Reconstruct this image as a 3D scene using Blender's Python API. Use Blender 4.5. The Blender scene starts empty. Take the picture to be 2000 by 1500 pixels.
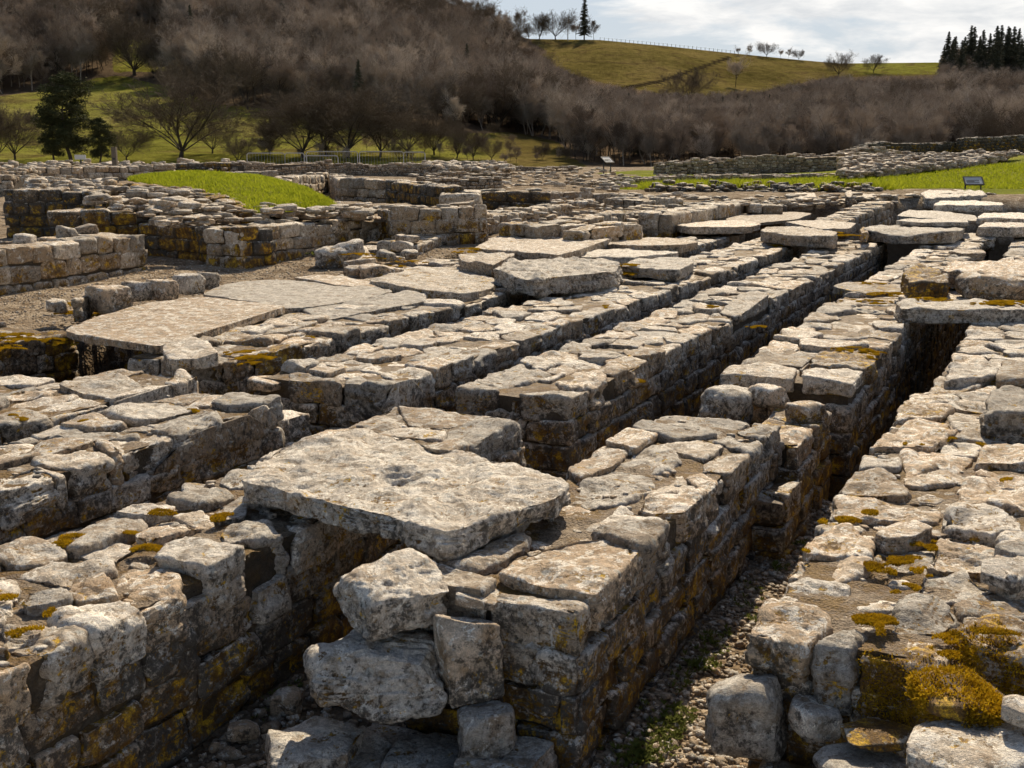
import bpy, math, random
import numpy as np
from mathutils import Vector
R = random.Random(7); NR = np.random.RandomState(11)
sc = bpy.context.scene; COL = sc.collection
# ------------------------------------------------------------------ camera
F_PX = 2200.; HC = 1.4; TH = math.atan(450/2200); YAW = math.radians(25.7)
cd = bpy.data.cameras.new('camera'); cam = bpy.data.objects.new('camera', cd); COL.objects.link(cam)
cd.sensor_width = 36; cd.lens = 36*F_PX/2000; cd.clip_start = .05; cd.clip_end = 5000
cam.location = (0, 0, HC); cam.rotation_euler = (math.pi/2-TH, 0, 0); sc.camera = cam
def at(px, py, z=0.):           # point of the photo on the level plane z
    x = (px-1000)/F_PX; y = (750-py)/F_PX
    d = (x, math.cos(TH)+y*math.sin(TH), -math.sin(TH)+y*math.cos(TH))
    t = (z-HC)/d[2]
    return (d[0]*t, d[1]*t)
def atD(px, py, D):             # point of the photo at forward distance D
    x = (px-1000)/F_PX; y = (750-py)/F_PX
    d = (x, math.cos(TH)+y*math.sin(TH), -math.sin(TH)+y*math.cos(TH)); t = D/d[1]
    return (d[0]*t, D, HC+d[2]*t)
ST, CT = math.sin(TH), math.cos(TH)
def e_of(py): return np.tan(np.arctan((750-np.asarray(py, float))/F_PX)-TH)       # slope of the sight line through py
def py_of(e): return 750-F_PX*np.tan(np.arctan(e)+TH)
def x_of(px, D, e): return (px-1000)/F_PX*D*(CT-e*ST)
SU, CU = math.sin(YAW), math.cos(YAW)
def uv2w(u, v): return (u*SU+v*CU, u*CU-v*SU)
def w2uv(x, y): return (x*SU+y*CU, x*CU-y*SU)
def c1(*P): return [(x*.53333, 700+y*.53333) for x, y in P]
def c2(*P): return [(600+x*.53333, 700+y*.53333) for x, y in P]
def c3(*P): return [(1200+x*.53333, 700+y*.53333) for x, y in P]
# ------------------------------------------------------------------ numpy noise
def _h(ix, iy, iz):
    n = (ix.astype(np.uint32)*np.uint32(374761393)) ^ (iy.astype(np.uint32)*np.uint32(668265263)) ^ (iz.astype(np.uint32)*np.uint32(2246822519))
    n = (n ^ (n >> np.uint32(13)))*np.uint32(1274126177)
    n = (n ^ (n >> np.uint32(15)))*np.uint32(2246822519)
    return ((n ^ (n >> np.uint32(16))) & np.uint32(0xffff)).astype(np.float32)/32767.5-1.
def noise(P):
    P = np.asarray(P, dtype=np.float32); fl = np.floor(P); f = P-fl; i = fl.astype(np.int64)
    f = f*f*f*(f*(f*6-15)+10); r = 0
    for a in (0, 1):
        wx = f[..., 0] if a else 1-f[..., 0]
        for b in (0, 1):
            wy = wx*(f[..., 1] if b else 1-f[..., 1])
            for c in (0, 1):
                r = r+wy*(f[..., 2] if c else 1-f[..., 2])*_h(i[..., 0]+a, i[..., 1]+b, i[..., 2]+c)
    return r
def noise2(x, y, s=0.): return noise(np.stack([x, y, np.full_like(x, s)], -1))
def fbm2(x, y, o=4, s=0.):
    r = 0; a = 1.
    for k in range(o): r = r+a*noise2(x*2**k, y*2**k, s+k*7.3); a *= .5
    return r
# ------------------------------------------------------------------ object helpers
def tag(o, label=None, cat=None, group=None, kind=None):
    for k, v in (('label', label), ('category', cat), ('group', group), ('kind', kind)):
        if v: o[k] = v
    return o
def empty(name, loc, label=None, cat=None, group=None):
    o = bpy.data.objects.new(name, None); COL.objects.link(o); o.location = loc; o.empty_display_size = .1
    return tag(o, label, cat, group)
def mesh_from(name, V, Fq, mat, parent=None, origin=(0, 0, 0), st=None, smooth=True, link=True):
    V = np.asarray(V, dtype=np.float32)-np.asarray(origin, dtype=np.float32)
    Fq = np.asarray(Fq, dtype=np.int32); k = Fq.shape[1]
    me = bpy.data.meshes.new(name); me.vertices.add(len(V)); me.vertices.foreach_set('co', V.ravel())
    me.loops.add(Fq.size); me.loops.foreach_set('vertex_index', Fq.ravel())
    me.polygons.add(len(Fq)); me.polygons.foreach_set('loop_start', np.arange(0, Fq.size, k, dtype=np.int32))
    me.polygons.foreach_set('use_smooth', np.full(len(Fq), smooth))
    if st is not None:
        a = me.attributes.new('st', 'FLOAT_COLOR', 'POINT'); a.data.foreach_set('color', np.asarray(st, dtype=np.float32).ravel())
    me.update(calc_edges=True); me.materials.append(mat)
    o = bpy.data.objects.new(name, me)
    if link: COL.objects.link(o)
    if parent: o.parent = parent
    else: o.location = origin
    return o
class MB:                       # collects quads (as boxes, tubes, ribbons) for one mesh
    def __init__(s): s.V = []; s.F = []
    def quad(s, a, b, c, d):
        n = len(s.V); s.V += [a, b, c, d]; s.F.append((n, n+1, n+2, n+3))
    def box(s, c, h, rz=0., rx=0.):
        n = len(s.V); cz, sz, cx, sx = math.cos(rz), math.sin(rz), math.cos(rx), math.sin(rx)
        for i in range(8):
            x, y, z = h[0]*(1 if i & 1 else -1), h[1]*(1 if i & 2 else -1), h[2]*(1 if i & 4 else -1)
            y, z = y*cx-z*sx, y*sx+z*cx
            s.V.append((c[0]+x*cz-y*sz, c[1]+x*sz+y*cz, c[2]+z))
        s.F += [(n+a, n+b, n+c_, n+d) for a, b, c_, d in ((0, 2, 3, 1), (4, 5, 7, 6), (0, 1, 5, 4), (2, 6, 7, 3), (0, 4, 6, 2), (1, 3, 7, 5))]
    def tube(s, a, b, ra, rb, k=4):
        a = Vector(a); b = Vector(b); d = (b-a)
        if d.length < 1e-6: return
        d.normalize(); u = d.orthogonal().normalized(); w = d.cross(u); n = len(s.V)
        for i in range(k):
            t = 2*math.pi*i/k; s.V.append(tuple(a+(u*math.cos(t)+w*math.sin(t))*ra))
        for i in range(k):
            t = 2*math.pi*i/k; s.V.append(tuple(b+(u*math.cos(t)+w*math.sin(t))*rb))
        for i in range(k): s.F.append((n+i, n+(i+1) % k, n+k+(i+1) % k, n+k+i))
    def rib(s, a, b, wa, wb, rng):
        a = Vector(a); b = Vector(b); d = b-a
        p = d.cross(Vector((rng.uniform(-1, 1), rng.uniform(-1, 1), rng.uniform(-1, 1))))
        if p.length < 1e-6: return
        p.normalize(); s.quad(tuple(a-p*wa), tuple(a+p*wa), tuple(b+p*wb), tuple(b-p*wb))
    def build(s, name, mat, parent=None, origin=(0, 0, 0), smooth=False, link=True):
        return mesh_from(name, s.V, s.F, mat, parent, origin, None, smooth, link)
# ------------------------------------------------------------------ materials
class NT:
    def __init__(s, name):
        m = bpy.data.materials.new(name); m.use_nodes = True; s.m = m; s.t = m.node_tree; s.N = s.t.nodes
        s.b = s.N['Principled BSDF']; s.b.inputs['Roughness'].default_value = .72
        s.b.inputs['Specular IOR Level'].default_value = .45
    def n(s, typ, **kw):
        nd = s.N.new(typ)
        for k, v in kw.items():
            if k.startswith('_'): setattr(nd, k[1:], v)
        return nd
    def l(s, a, b): s.t.links.new(a, b)
    def pos(s, sc_=(1, 1, 1), src='Object'):
        if src == 'World': o = s.n('ShaderNodeNewGeometry').outputs['Position']
        else: o = s.n('ShaderNodeTexCoord').outputs[src]
        mp = s.n('ShaderNodeMapping'); mp.inputs['Scale'].default_value = sc_; s.l(o, mp.inputs['Vector']); return mp.outputs[0]
    def noise(s, vec, scale, det=4, rough=.6, dist=0):
        nd = s.n('ShaderNodeTexNoise'); nd.inputs['Scale'].default_value = scale; nd.inputs['Detail'].default_value = det
        nd.inputs['Roughness'].default_value = rough; nd.inputs['Distortion'].default_value = dist; s.l(vec, nd.inputs['Vector']); return nd.outputs['Fac']
    def ramp(s, fac, stops):
        r = s.n('ShaderNodeValToRGB'); el = r.color_ramp.elements
        while len(el) < len(stops): el.new(.5)
        for e, (p, c) in zip(el, stops):
            e.position = p; e.color = (c, c, c, 1) if not isinstance(c, tuple) else (*c, 1)
        s.l(fac, r.inputs[0]); return r.outputs[0]
    def mix(s, fac, a, b, mode='MIX'):
        m = s.n('ShaderNodeMix', _data_type='RGBA', _blend_type=mode)
        for v, i in ((fac, 0), (a, 6), (b, 7)):
            if hasattr(v, 'is_linked') or hasattr(v, 'links'): s.l(v, m.inputs[i])
            else: m.inputs[i].default_value = v if i == 0 else (*v, 1)
        return m.outputs[2]
    def math(s, op, a, b=0., c=None, clamp=False):
        m = s.n('ShaderNodeMath', _operation=op, _use_clamp=clamp)
        for v, i in ((a, 0), (b, 1), (c, 2)):
            if v is None: continue
            if hasattr(v, 'links'): s.l(v, m.inputs[i])
            else: m.inputs[i].default_value = v
        return m.outputs[0]
    def bump(s, h, strength, dist, prev=None):
        b = s.n('ShaderNodeBump'); b.inputs['Strength'].default_value = strength; b.inputs['Distance'].default_value = dist
        s.l(h, b.inputs['Height'])
        if prev is not None: s.l(prev, b.inputs['Normal'])
        return b.outputs[0]
    def out(s, col, nrm=None):
        if hasattr(col, 'links'): s.l(col, s.b.inputs['Base Color'])
        else: s.b.inputs['Base Color'].default_value = (*col, 1)
        if nrm is not None: s.l(nrm, s.b.inputs['Normal'])
        return s.m
def stone_material(name, tan, grey, mossk=1., darkk=1., warm=0.):
    t = NT(name); P = t.pos((1, 1, 1), 'World')
    at_ = t.n('ShaderNodeAttribute'); at_.attribute_name = 'st'
    sp = t.n('ShaderNodeSeparateColor'); t.l(at_.outputs['Color'], sp.inputs[0]); rnd, dep, ms = sp.outputs; hue = at_.outputs['Alpha']
    geo = t.n('ShaderNodeNewGeometry'); sn = t.n('ShaderNodeSeparateXYZ'); t.l(geo.outputs['Normal'], sn.inputs[0]); nz = sn.outputs[2]
    up = t.math('MULTIPLY_ADD', nz, 1.6, -.5, True)
    # shift texture per stone
    cx = t.n('ShaderNodeCombineXYZ'); t.l(t.math('MULTIPLY', rnd, 37.), cx.inputs[0]); t.l(t.math('MULTIPLY', rnd, 91.), cx.inputs[2])
    va = t.n('ShaderNodeVectorMath', _operation='ADD'); t.l(P, va.inputs[0]); t.l(cx.outputs[0], va.inputs[1]); Q = va.outputs[0]
    big = t.noise(Q, 5, 5, .65); mid = t.noise(Q, 17, 6, .7, .4); fine = t.noise(Q, 75, 5, .7); grain = t.noise(P, 240, 2, .6)
    col = t.mix(t.math('MULTIPLY_ADD', big, 1.8, -.4, True), grey, tan)
    col = t.mix(t.ramp(hue, [(.5, 0.), (.85, .95)]), col, tuple(.55*a+.45*b for a, b in zip(tan, (.34, .20, .09))))
    col = t.mix(t.ramp(hue, [(.25, .7), (.45, 0.)]), col, tuple(g*1.12 for g in grey))
    col = t.mix(t.ramp(mid, [(.40, .85), (.52, 0.)]), col, tuple(g*.48 for g in tan))
    # iron orange stain
    col = t.mix(t.math('MULTIPLY', t.ramp(t.noise(Q, 8, 4, .6), [(.56, 0.), (.68, .55)]), 1.), col, (.30, .17, .06))
    # pale crust lichen, more on tops
    wl = t.noise(Q, 13, 7, .78, .6)
    wth = t.math('ADD', wl, t.math('MULTIPLY', up, .05))
    col = t.mix(t.ramp(wth, [(.562, 0.), (.588, .88)]), col, (.86, .81, .72))
    # round grey lichen rosettes
    vo = t.n('ShaderNodeTexVoronoi'); vo.inputs['Scale'].default_value = 16; t.l(Q, vo.inputs['Vector'])
    vsp = t.n('ShaderNodeSeparateColor'); t.l(vo.outputs['Color'], vsp.inputs[0])
    rad = t.math('ADD', vo.outputs['Distance'], t.math('MULTIPLY', mid, .35))
    ros = t.math('MULTIPLY', t.ramp(rad, [(.36, 1.), (.42, 0.)]), t.ramp(vsp.outputs[0], [(.55, 0.), (.58, .8)]))
    col = t.mix(ros, col, (.50, .50, .46))
    vo2 = t.n('ShaderNodeTexVoronoi'); vo2.inputs['Scale'].default_value = 45; t.l(Q, vo2.inputs['Vector'])
    vs2 = t.n('ShaderNodeSeparateColor'); t.l(vo2.outputs['Color'], vs2.inputs[0])
    ros2 = t.math('MULTIPLY', t.ramp(t.math('ADD', vo2.outputs['Distance'], t.math('MULTIPLY', fine, .3)), [(.4, 1.), (.48, 0.)]), t.ramp(vs2.outputs[1], [(.7, 0.), (.73, .7)]))
    col = t.mix(ros2, col, (.60, .58, .53))
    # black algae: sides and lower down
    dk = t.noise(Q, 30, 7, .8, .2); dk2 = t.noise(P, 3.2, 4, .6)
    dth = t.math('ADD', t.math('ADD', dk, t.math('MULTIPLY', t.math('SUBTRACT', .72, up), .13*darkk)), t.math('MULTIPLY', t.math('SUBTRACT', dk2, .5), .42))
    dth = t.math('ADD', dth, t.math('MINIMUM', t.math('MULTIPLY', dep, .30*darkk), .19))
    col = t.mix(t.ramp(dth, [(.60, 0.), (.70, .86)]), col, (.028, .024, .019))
    col = t.mix(1., col, t.ramp(rnd, [(0., .66), (.5, 1.06), (1., 1.34)]), 'MULTIPLY')
    # fine value variation
    col = t.mix(.75, col, t.ramp(fine, [(.3, .45), (.5, .95), (.7, 1.35)]), 'MULTIPLY')
    col = t.mix(.5, col, t.ramp(grain, [(.35, .55), (.65, 1.3)]), 'MULTIPLY')
    # moss
    m1 = t.noise(P, 2.4, 5, .7); m2 = t.noise(Q, 26, 5, .7)
    m3 = t.noise(P, 9, 5, .75); m4 = t.noise(P, 85, 4, .7); mth = t.math('ADD', t.math('ADD', t.math('MULTIPLY', m1, .26), t.math('MULTIPLY', m3, .32)), t.math('ADD', t.math('MULTIPLY', m2, .24), t.math('MULTIPLY', m4, .22)))
    mth = t.math('ADD', mth, t.math('MULTIPLY', ms, .26)); mth = t.math('ADD', mth, t.math('MULTIPLY', up, .010)); pt = t.math('MULTIPLY', t.math('SUBTRACT', .5, geo.outputs['Pointiness']), 1.2)
    mth = t.math('ADD', mth, pt); mth = t.math('ADD', mth, t.math('MINIMUM', t.math('MULTIPLY', dep, .18), .075))
    mf = t.ramp(mth, [(.585/max(mossk, .01)**.1, 0.), (.618/max(mossk, .01)**.1, .95)])
    mc = t.ramp(t.noise(P, 11, 6, .8), [(.36, (.040, .020, .006)), (.51, (.19, .095, .010)), (.62, (.72, .44, .015))])
    mc = t.mix(.8, mc, t.ramp(t.noise(P, 190, 3, .7), [(.3, .3), (.65, 1.5)]), 'MULTIPLY')
    col = t.mix(mf, col, mc)
    b = t.bump(big, .6, .03); b = t.bump(mid, .75, .02, b); b = t.bump(fine, .8, .008, b)
    gb = t.mix(mf, grain, t.noise(P, 150, 3, .8)); b = t.bump(gb, .8, .004, b)
    b = t.bump(t.math('ADD', ros, ros2), .3, .002, b)
    return t.out(col, b)
M = {}
M['stone'] = stone_material('weathered_sandstone', (.66, .53, .385), (.56, .525, .47))
M['far'] = stone_material('rubble_sandstone', (.60, .46, .30), (.48, .42, .34), .9, .45)
M['dark'] = stone_material('mossy_dark_stone', (.36, .28, .18), (.27, .25, .22), 1.6, 1.8)
M['brown'] = stone_material('brown_rubble', (.47, .34, .21), (.36, .29, .21), .5, .5)
M['fresh'] = stone_material('clean_sandstone', (.56, .41, .26), (.42, .35, .27), .2, .3)
def mortar():
    t = NT('lime_mortar'); P = t.pos(src='World'); a = t.noise(P, 30, 6, .75); g = t.noise(P, 160, 3, .7); l = t.noise(P, 3, 4, .6)
    vo = t.n('ShaderNodeTexVoronoi'); vo.inputs['Scale'].default_value = 90; t.l(P, vo.inputs['Vector'])
    c = t.ramp(a, [(.3, (.08, .055, .032)), (.5, (.28, .21, .14)), (.68, (.50, .40, .28))])
    l2 = t.noise(P, 11, 5, .75); c = t.mix(t.ramp(t.math('ADD', t.math('MULTIPLY', l, .5), t.math('MULTIPLY', l2, .5)), [(.47, 0.), (.54, .9)]), c, t.ramp(l2, [(.4, (.12, .055, .012)), (.6, (.24, .135, .018))])); c = t.mix(.7, c, t.ramp(g, [(.3, .4), (.65, 1.3)]), 'MULTIPLY')
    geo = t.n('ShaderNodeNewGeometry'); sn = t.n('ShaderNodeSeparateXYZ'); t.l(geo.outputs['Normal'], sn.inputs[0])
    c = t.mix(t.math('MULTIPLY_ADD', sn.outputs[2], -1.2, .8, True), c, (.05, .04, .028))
    return t.out(c, t.bump(vo.outputs['Distance'], .7, .01, t.bump(a, .8, .03)))
M['mortar'] = mortar()
def ground_mat():
    t = NT('gravel_ground'); t.b.inputs['Roughness'].default_value = 1.; t.b.inputs['Specular IOR Level'].default_value = .05; P = t.pos(src='World'); at_ = t.n('ShaderNodeAttribute'); at_.attribute_name = 'st'
    sp = t.n('ShaderNodeSeparateColor'); t.l(at_.outputs['Color'], sp.inputs[0]); grs, trench, _b = sp.outputs
    vo = t.n('ShaderNodeTexVoronoi'); vo.inputs['Scale'].default_value = 45; t.l(P, vo.inputs['Vector'])
    vs = t.n('ShaderNodeSeparateColor'); t.l(vo.outputs['Color'], vs.inputs[0])
    vo2 = t.n('ShaderNodeTexVoronoi'); vo2.inputs['Scale'].default_value = 14; t.l(P, vo2.inputs['Vector'])
    c = t.ramp(vs.outputs[0], [(0., (.30, .23, .15)), (.5, (.46, .37, .27)), (1., (.58, .50, .40))])
    c = t.mix(t.ramp(t.noise(P, 3.5, 6, .75), [(.46, 0.), (.58, .85)]), c, (.20, .14, .085)); c = t.mix(.6, c, t.ramp(t.noise(P, .9, 5, .7), [(.3, .55), (.7, 1.25)]), 'MULTIPLY')
    c = t.mix(t.math('MULTIPLY', trench, .75), c, (.075, .055, .035))  # trench shade mixed into the floor colour
    gcol = t.ramp(t.noise(P, .35, 6, .75), [(.35, (.17, .20, .022)), (.55, (.26, .28, .035)), (.7, (.36, .33, .07))])
    gcol = t.mix(.6, gcol, t.ramp(t.noise(P, 9, 6, .8), [(.3, .5), (.7, 1.35)]), 'MULTIPLY')
    gm = t.ramp(t.math('ADD', grs, t.math('MULTIPLY', t.math('SUBTRACT', t.noise(P, 2.5, 5, .7), .5), .5)), [(.45, 0.), (.55, 1.)])
    c = t.mix(gm, c, gcol)
    return t.out(c, t.bump(vo2.outputs['Distance'], .5, .03, t.bump(vo.outputs['Distance'], .9, .02, t.bump(t.noise(P, 5, 5, .7), .7, .08))))
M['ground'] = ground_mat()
def hill_mat():
    t = NT('hill_pasture'); t.b.inputs['Roughness'].default_value = 1.; t.b.inputs['Specular IOR Level'].default_value = .0; P = t.pos(src='World'); at_ = t.n('ShaderNodeAttribute'); at_.attribute_name = 'st'
    sp = t.n('ShaderNodeSeparateColor'); t.l(at_.outputs['Color'], sp.inputs[0]); g, dark, rough = sp.outputs
    n1 = t.noise(P, .03, 6, .7); n2 = t.noise(P, .35, 6, .8); n3 = t.noise(P, .12, 5, .7, .8)
    gc = t.ramp(n1, [(.35, (.17, .17, .030)), (.5, (.26, .26, .055)), (.66, (.34, .30, .10))])
    ol = t.ramp(n1, [(.35, (.115, .095, .03)), (.5, (.19, .155, .05)), (.66, (.26, .20, .08))])
    gc = t.mix(rough, gc, ol)
    gc = t.mix(t.math('MULTIPLY', t.ramp(n3, [(.5, 0.), (.64, .75)]), 1.), gc, (.12, .085, .04))
    gc = t.mix(.75, gc, t.ramp(n2, [(.32, .35), (.5, .95), (.68, 1.35)]), 'MULTIPLY')
    wc = t.mix(n2, (.10, .075, .05), (.24, .18, .125))  # woodland floor, lightened in colour to stand for distant haze
    gm = t.ramp(t.math('ADD', g, t.math('MULTIPLY', t.math('SUBTRACT', n3, .5), .5)), [(.42, 0.), (.56, 1.)])
    c = t.mix(gm, wc, gc); c = t.mix(dark, c, (.045, .035, .02))
    return t.out(c, t.bump(n2, 1., .9))
M['hill'] = hill_mat()
def plain(name, a, b, scale=8, bump=.3, rough=.9, spec=.2, src='Object', bd=.01, trans=0.):
    t = NT(name); P = t.pos(src=src); n = t.noise(P, scale, 5, .7); t.b.inputs['Roughness'].default_value = rough; t.b.inputs['Specular IOR Level'].default_value = spec
    if trans:
        c = t.mix(t.math('MULTIPLY_ADD', n, 2.2, -.6, True), a, b); t.out(c); tr = t.n('ShaderNodeBsdfTranslucent'); t.l(c, tr.inputs[0])
        ms = t.n('ShaderNodeMixShader'); ms.inputs[0].default_value = trans; t.l(t.b.outputs[0], ms.inputs[1]); t.l(tr.outputs[0], ms.inputs[2])
        t.l(ms.outputs[0], t.N['Material Output'].inputs[0]); return t.m
    return t.out(t.mix(t.math('MULTIPLY_ADD', n, 2.2, -.6, True), a, b), t.bump(n, bump, bd))
def twig_mat(name, a, b, c):
    t = NT(name); t.b.inputs['Roughness'].default_value = .9; t.b.inputs['Specular IOR Level'].default_value = .1
    oi = t.n('ShaderNodeObjectInfo'); P = t.pos(src='World'); n = t.noise(P, .03, 3, .6)
    f = t.math('ADD', t.math('MULTIPLY', oi.outputs['Random'], .75), t.math('MULTIPLY', n, .5)); return t.out(t.ramp(f, [(.15, a), (.55, b), (1., c)]))
M['twig'] = twig_mat('brown_twigs', (.13, .10, .075), (.34, .27, .205), (.60, .51, .41))  # twig tones lightened: valley haze is put into the colour
M['twig_'] = plain('brown_twigs', (.19, .145, .10), (.42, .33, .235), .25, src='World')
M['twigpale'] = plain('pale_grey_twigs', (.27, .22, .17), (.40, .34, .27), .3, src='World')
M['fieldtwig'] = plain('field_tree_twigs', (.11, .085, .06), (.22, .17, .115), .3, src='World')
M['bark'] = plain('tree_bark', (.045, .036, .028), (.10, .082, .062), 3, .6)
M['pine'] = plain('dark_pine_needles', (.032, .040, .016), (.11, .11, .04), .9)
M['spruce'] = plain('dark_spruce_needles', (.060, .064, .042), (.13, .13, .082), .9)  # needle colour made paler and greyer to carry haze
M['grass'] = plain('grass_blades', (.26, .32, .015), (.48, .50, .04), 6, trans=.45, src='World')
M['leaf'] = plain('weed_leaves', (.10, .12, .02), (.26, .29, .07), 9, trans=.4, src='World')
M['mossy'] = plain('yellow_moss', (.22, .12, .008), (.72, .47, .018), 14, trans=.35, src='World')
M['metal'] = plain('galvanised_steel', (.35, .36, .37), (.5, .51, .52), 5, .1, .45, .6)
M['frame'] = plain('dark_painted_metal', (.02, .022, .024), (.04, .042, .045), 6, .05, .5, .5)
M['panel'] = plain('printed_panel', (.62, .63, .62), (.72, .73, .72), 30, .0, .35, .5)
M['paneltext'] = plain('panel_ink', (.05, .05, .05), (.10, .10, .09), 30, .0, .5, .4)
M['wood'] = plain('fence_wood', (.12, .10, .075), (.22, .19, .15), 20, .3)
# ------------------------------------------------------------------ stones
_tpl = {}
def template(n):
    if n in _tpl: return _tpl[n]
    g = np.tan(np.linspace(-1, 1, n+1)*math.pi/4); pts = []; quads = []; off = 0
    A, B = np.meshgrid(g, g, indexing='ij'); one = np.ones_like(A)
    for ax, sg in ((0, 1), (0, -1), (1, 1), (1, -1), (2, 1), (2, -1)):
        c = [None]*3; c[ax] = one*sg; o = [k for k in (0, 1, 2) if k != ax]; c[o[0]] = A; c[o[1]] = B
        pts.append(np.stack(c, -1).reshape(-1, 3)); I = np.arange((n+1)**2).reshape(n+1, n+1)+off; off += (n+1)**2
        q = np.stack([I[:-1, :-1], I[1:, :-1], I[1:, 1:], I[:-1, 1:]], -1).reshape(-1, 4)
        if (sg > 0) == (ax == 1): q = q[:, ::-1]
        quads.append(q)
    P = np.concatenate(pts); Q = np.concatenate(quads); key = np.round(P*1e5).astype(np.int64)
    _, idx, inv = np.unique(key, axis=0, return_index=True, return_inverse=True)
    _tpl[n] = (P[idx].astype(np.float32), inv.ravel()[Q].astype(np.int32)); return _tpl[n]
NS = [3, 4, 6, 8, 10, 13, 17, 22, 28, 36, 48, 64, 84]
def pick_n(size, D, q=.0029):
    w = size/(q*max(D, 1.5))
    for n in NS:
        if n >= w*.9: return n
    return NS[-1]
class Stone:
    __slots__ = ('c', 'ang', 'pl', 'ext', 'p', 'n', 'rnd', 'moss', 'hue', 'ztop', 'amp', 'tilt')
def stone(c, ang, sides, up, dn, ext, p=9, chips=4, n=None, moss=0., hue=None, ztop=None, amp=1., rough=.02, q=.0029, rng=R, chipk=(.87, .99)):
    """c centre, ang frame rotation, sides = [(nx, ny, h)] in the frame, up / dn = half heights, ext = half extents"""
    s = Stone(); s.c = c; s.ang = ang; pl = []
    for nx, ny, h in sides:
        tz = rng.uniform(-.11, .09); L = math.sqrt(1+tz*tz); pl.append((nx/L, ny/L, tz/L, max(h, .008)))
    tx, ty = rng.gauss(0, rough*2), rng.gauss(0, rough*2); L = math.sqrt(1+tx*tx+ty*ty)
    pl.append((tx/L, ty/L, 1/L, up)); pl.append((0, 0, -1, dn))
    ex, ey = ext; ez = (up+dn)/2
    for k in range(chips):
        a = rng.uniform(0, 2*math.pi); tz = rng.choice((.7, 1., 1.4, .35, -.5)); v = (math.cos(a)/max(ex, .02), math.sin(a)/max(ey, .02), tz/max(ez, .02))
        L = math.sqrt(sum(q_*q_ for q_ in v)); v = [q_/L for q_ in v]
        sup = min(abs(v[0])*ex+abs(v[1])*ey, math.hypot(v[0]*ex, v[1]*ey)*1.15)+abs(v[2])*up
        pl.append((*v, sup*rng.uniform(*chipk)))
    s.pl = pl; s.ext = (ex, ey, ez); s.p = p*2.3
    s.n = n or pick_n(2*max(ex, ey), math.hypot(c[0], c[1]), q)
    s.rnd = rng.random(); s.moss = moss; s.hue = rng.random() if hue is None else hue; s.ztop = c[2]+up if ztop is None else ztop; s.amp = amp
    return s
def bake(stones):
    """-> list of (V, F, st) in the same order"""
    out = [None]*len(stones); groups = {}
    for i, s in enumerate(stones): groups.setdefault(s.n, []).append(i)
    for n, ids in groups.items():
        T, Q = template(n); ch = max(1, int(400000//len(T)))
        for k in range(0, len(ids), ch):
            sub = ids[k:k+ch]; B = len(sub); mp = max(len(stones[i].pl) for i in sub)
            N = np.zeros((B, mp, 3), np.float32); Hh = np.ones((B, mp), np.float32); E = np.zeros((B, 1, 3), np.float32); p = np.zeros((B, 1, 1), np.float32)
            rn = np.zeros((B, 1), np.float32); C = np.zeros((B, 1, 3), np.float32); ang = np.zeros((B, 1), np.float32); amp = np.zeros((B, 1), np.float32)
            for j, i in enumerate(sub):
                s = stones[i]; a = np.array(s.pl, np.float32); N[j, :len(a)] = a[:, :3]; Hh[j, :len(a)] = a[:, 3]
                E[j, 0] = s.ext; p[j] = s.p; rn[j] = s.rnd; C[j, 0] = s.c; ang[j] = s.ang; amp[j] = s.amp
            D = T[None]*E; dt = np.maximum(np.einsum('bvk,bpk->bvp', D, N)/Hh[:, None, :], 0)
            mx = dt.max(-1, keepdims=True)+1e-9; w = (dt/mx)**p; S = (w.sum(-1, keepdims=True))**(1/p)*mx
            Pt = D/S; w2 = (dt/mx)**(p-1)/Hh[:, None, :]; nrm = np.einsum('bvp,bpk->bvk', w2, N)
            nrm /= np.linalg.norm(nrm, axis=-1, keepdims=True)+1e-9
            sz = np.minimum(np.minimum(E[..., 0], E[..., 1]), E[..., 2]*1.5); sf = np.clip(sz/.10, .15, 1.6)*amp
            off = np.stack([rn*173.3, rn*71.1, rn*331.7], -1)
            d = noise(Pt*7+off)*.014
            if n >= 6:
                d = d+noise(Pt*np.array([17, 17, 26], np.float32)+off*2)*.006
                t = noise(Pt*np.array([8, 8, 20], np.float32)+off+50)*2.6; fl = np.floor(t); fr = t-fl
                d = d+(fl+np.clip((fr-.5)*6+.5, 0, 1))*.0062
            if n >= 17:
                r2 = noise(Pt*np.array([34, 34, 60], np.float32)+off*3); d = d-np.abs(r2)*.0045+.0015
                d = d+noise(Pt*70+off)*.0022
            Pt = Pt+nrm*(d*sf)[..., None]
            ca, sa = np.cos(ang), np.sin(ang); X = Pt[..., 0]*ca-Pt[..., 1]*sa; Y = Pt[..., 0]*sa+Pt[..., 1]*ca
            W = np.stack([X, Y, Pt[..., 2]], -1)+C
            for j, i in enumerate(sub):
                s = stones[i]; st = np.empty((len(T), 4), np.float32); st[:, 0] = s.rnd
                st[:, 1] = np.clip(s.ztop-W[j, :, 2], 0, 2); st[:, 2] = s.moss; st[:, 3] = s.hue
                out[i] = (W[j], Q, st)
    return out
def merge(parts):
    V = []; Fq = []; S = []; o = 0
    for v, q, s in parts: V.append(v); Fq.append(q+o); S.append(s); o += len(v)
    return np.concatenate(V), np.concatenate(Fq), np.concatenate(S)
def hull(P):
    P = sorted(set(P)); 
    def half(Q):
        h = []
        for q in Q:
            while len(h) > 1 and (h[-1][0]-h[-2][0])*(q[1]-h[-2][1])-(h[-1][1]-h[-2][1])*(q[0]-h[-2][0]) <= 0: h.pop()
            h.append(q)
        return h[:-1]
    return half(P)+half(P[::-1])
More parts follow.
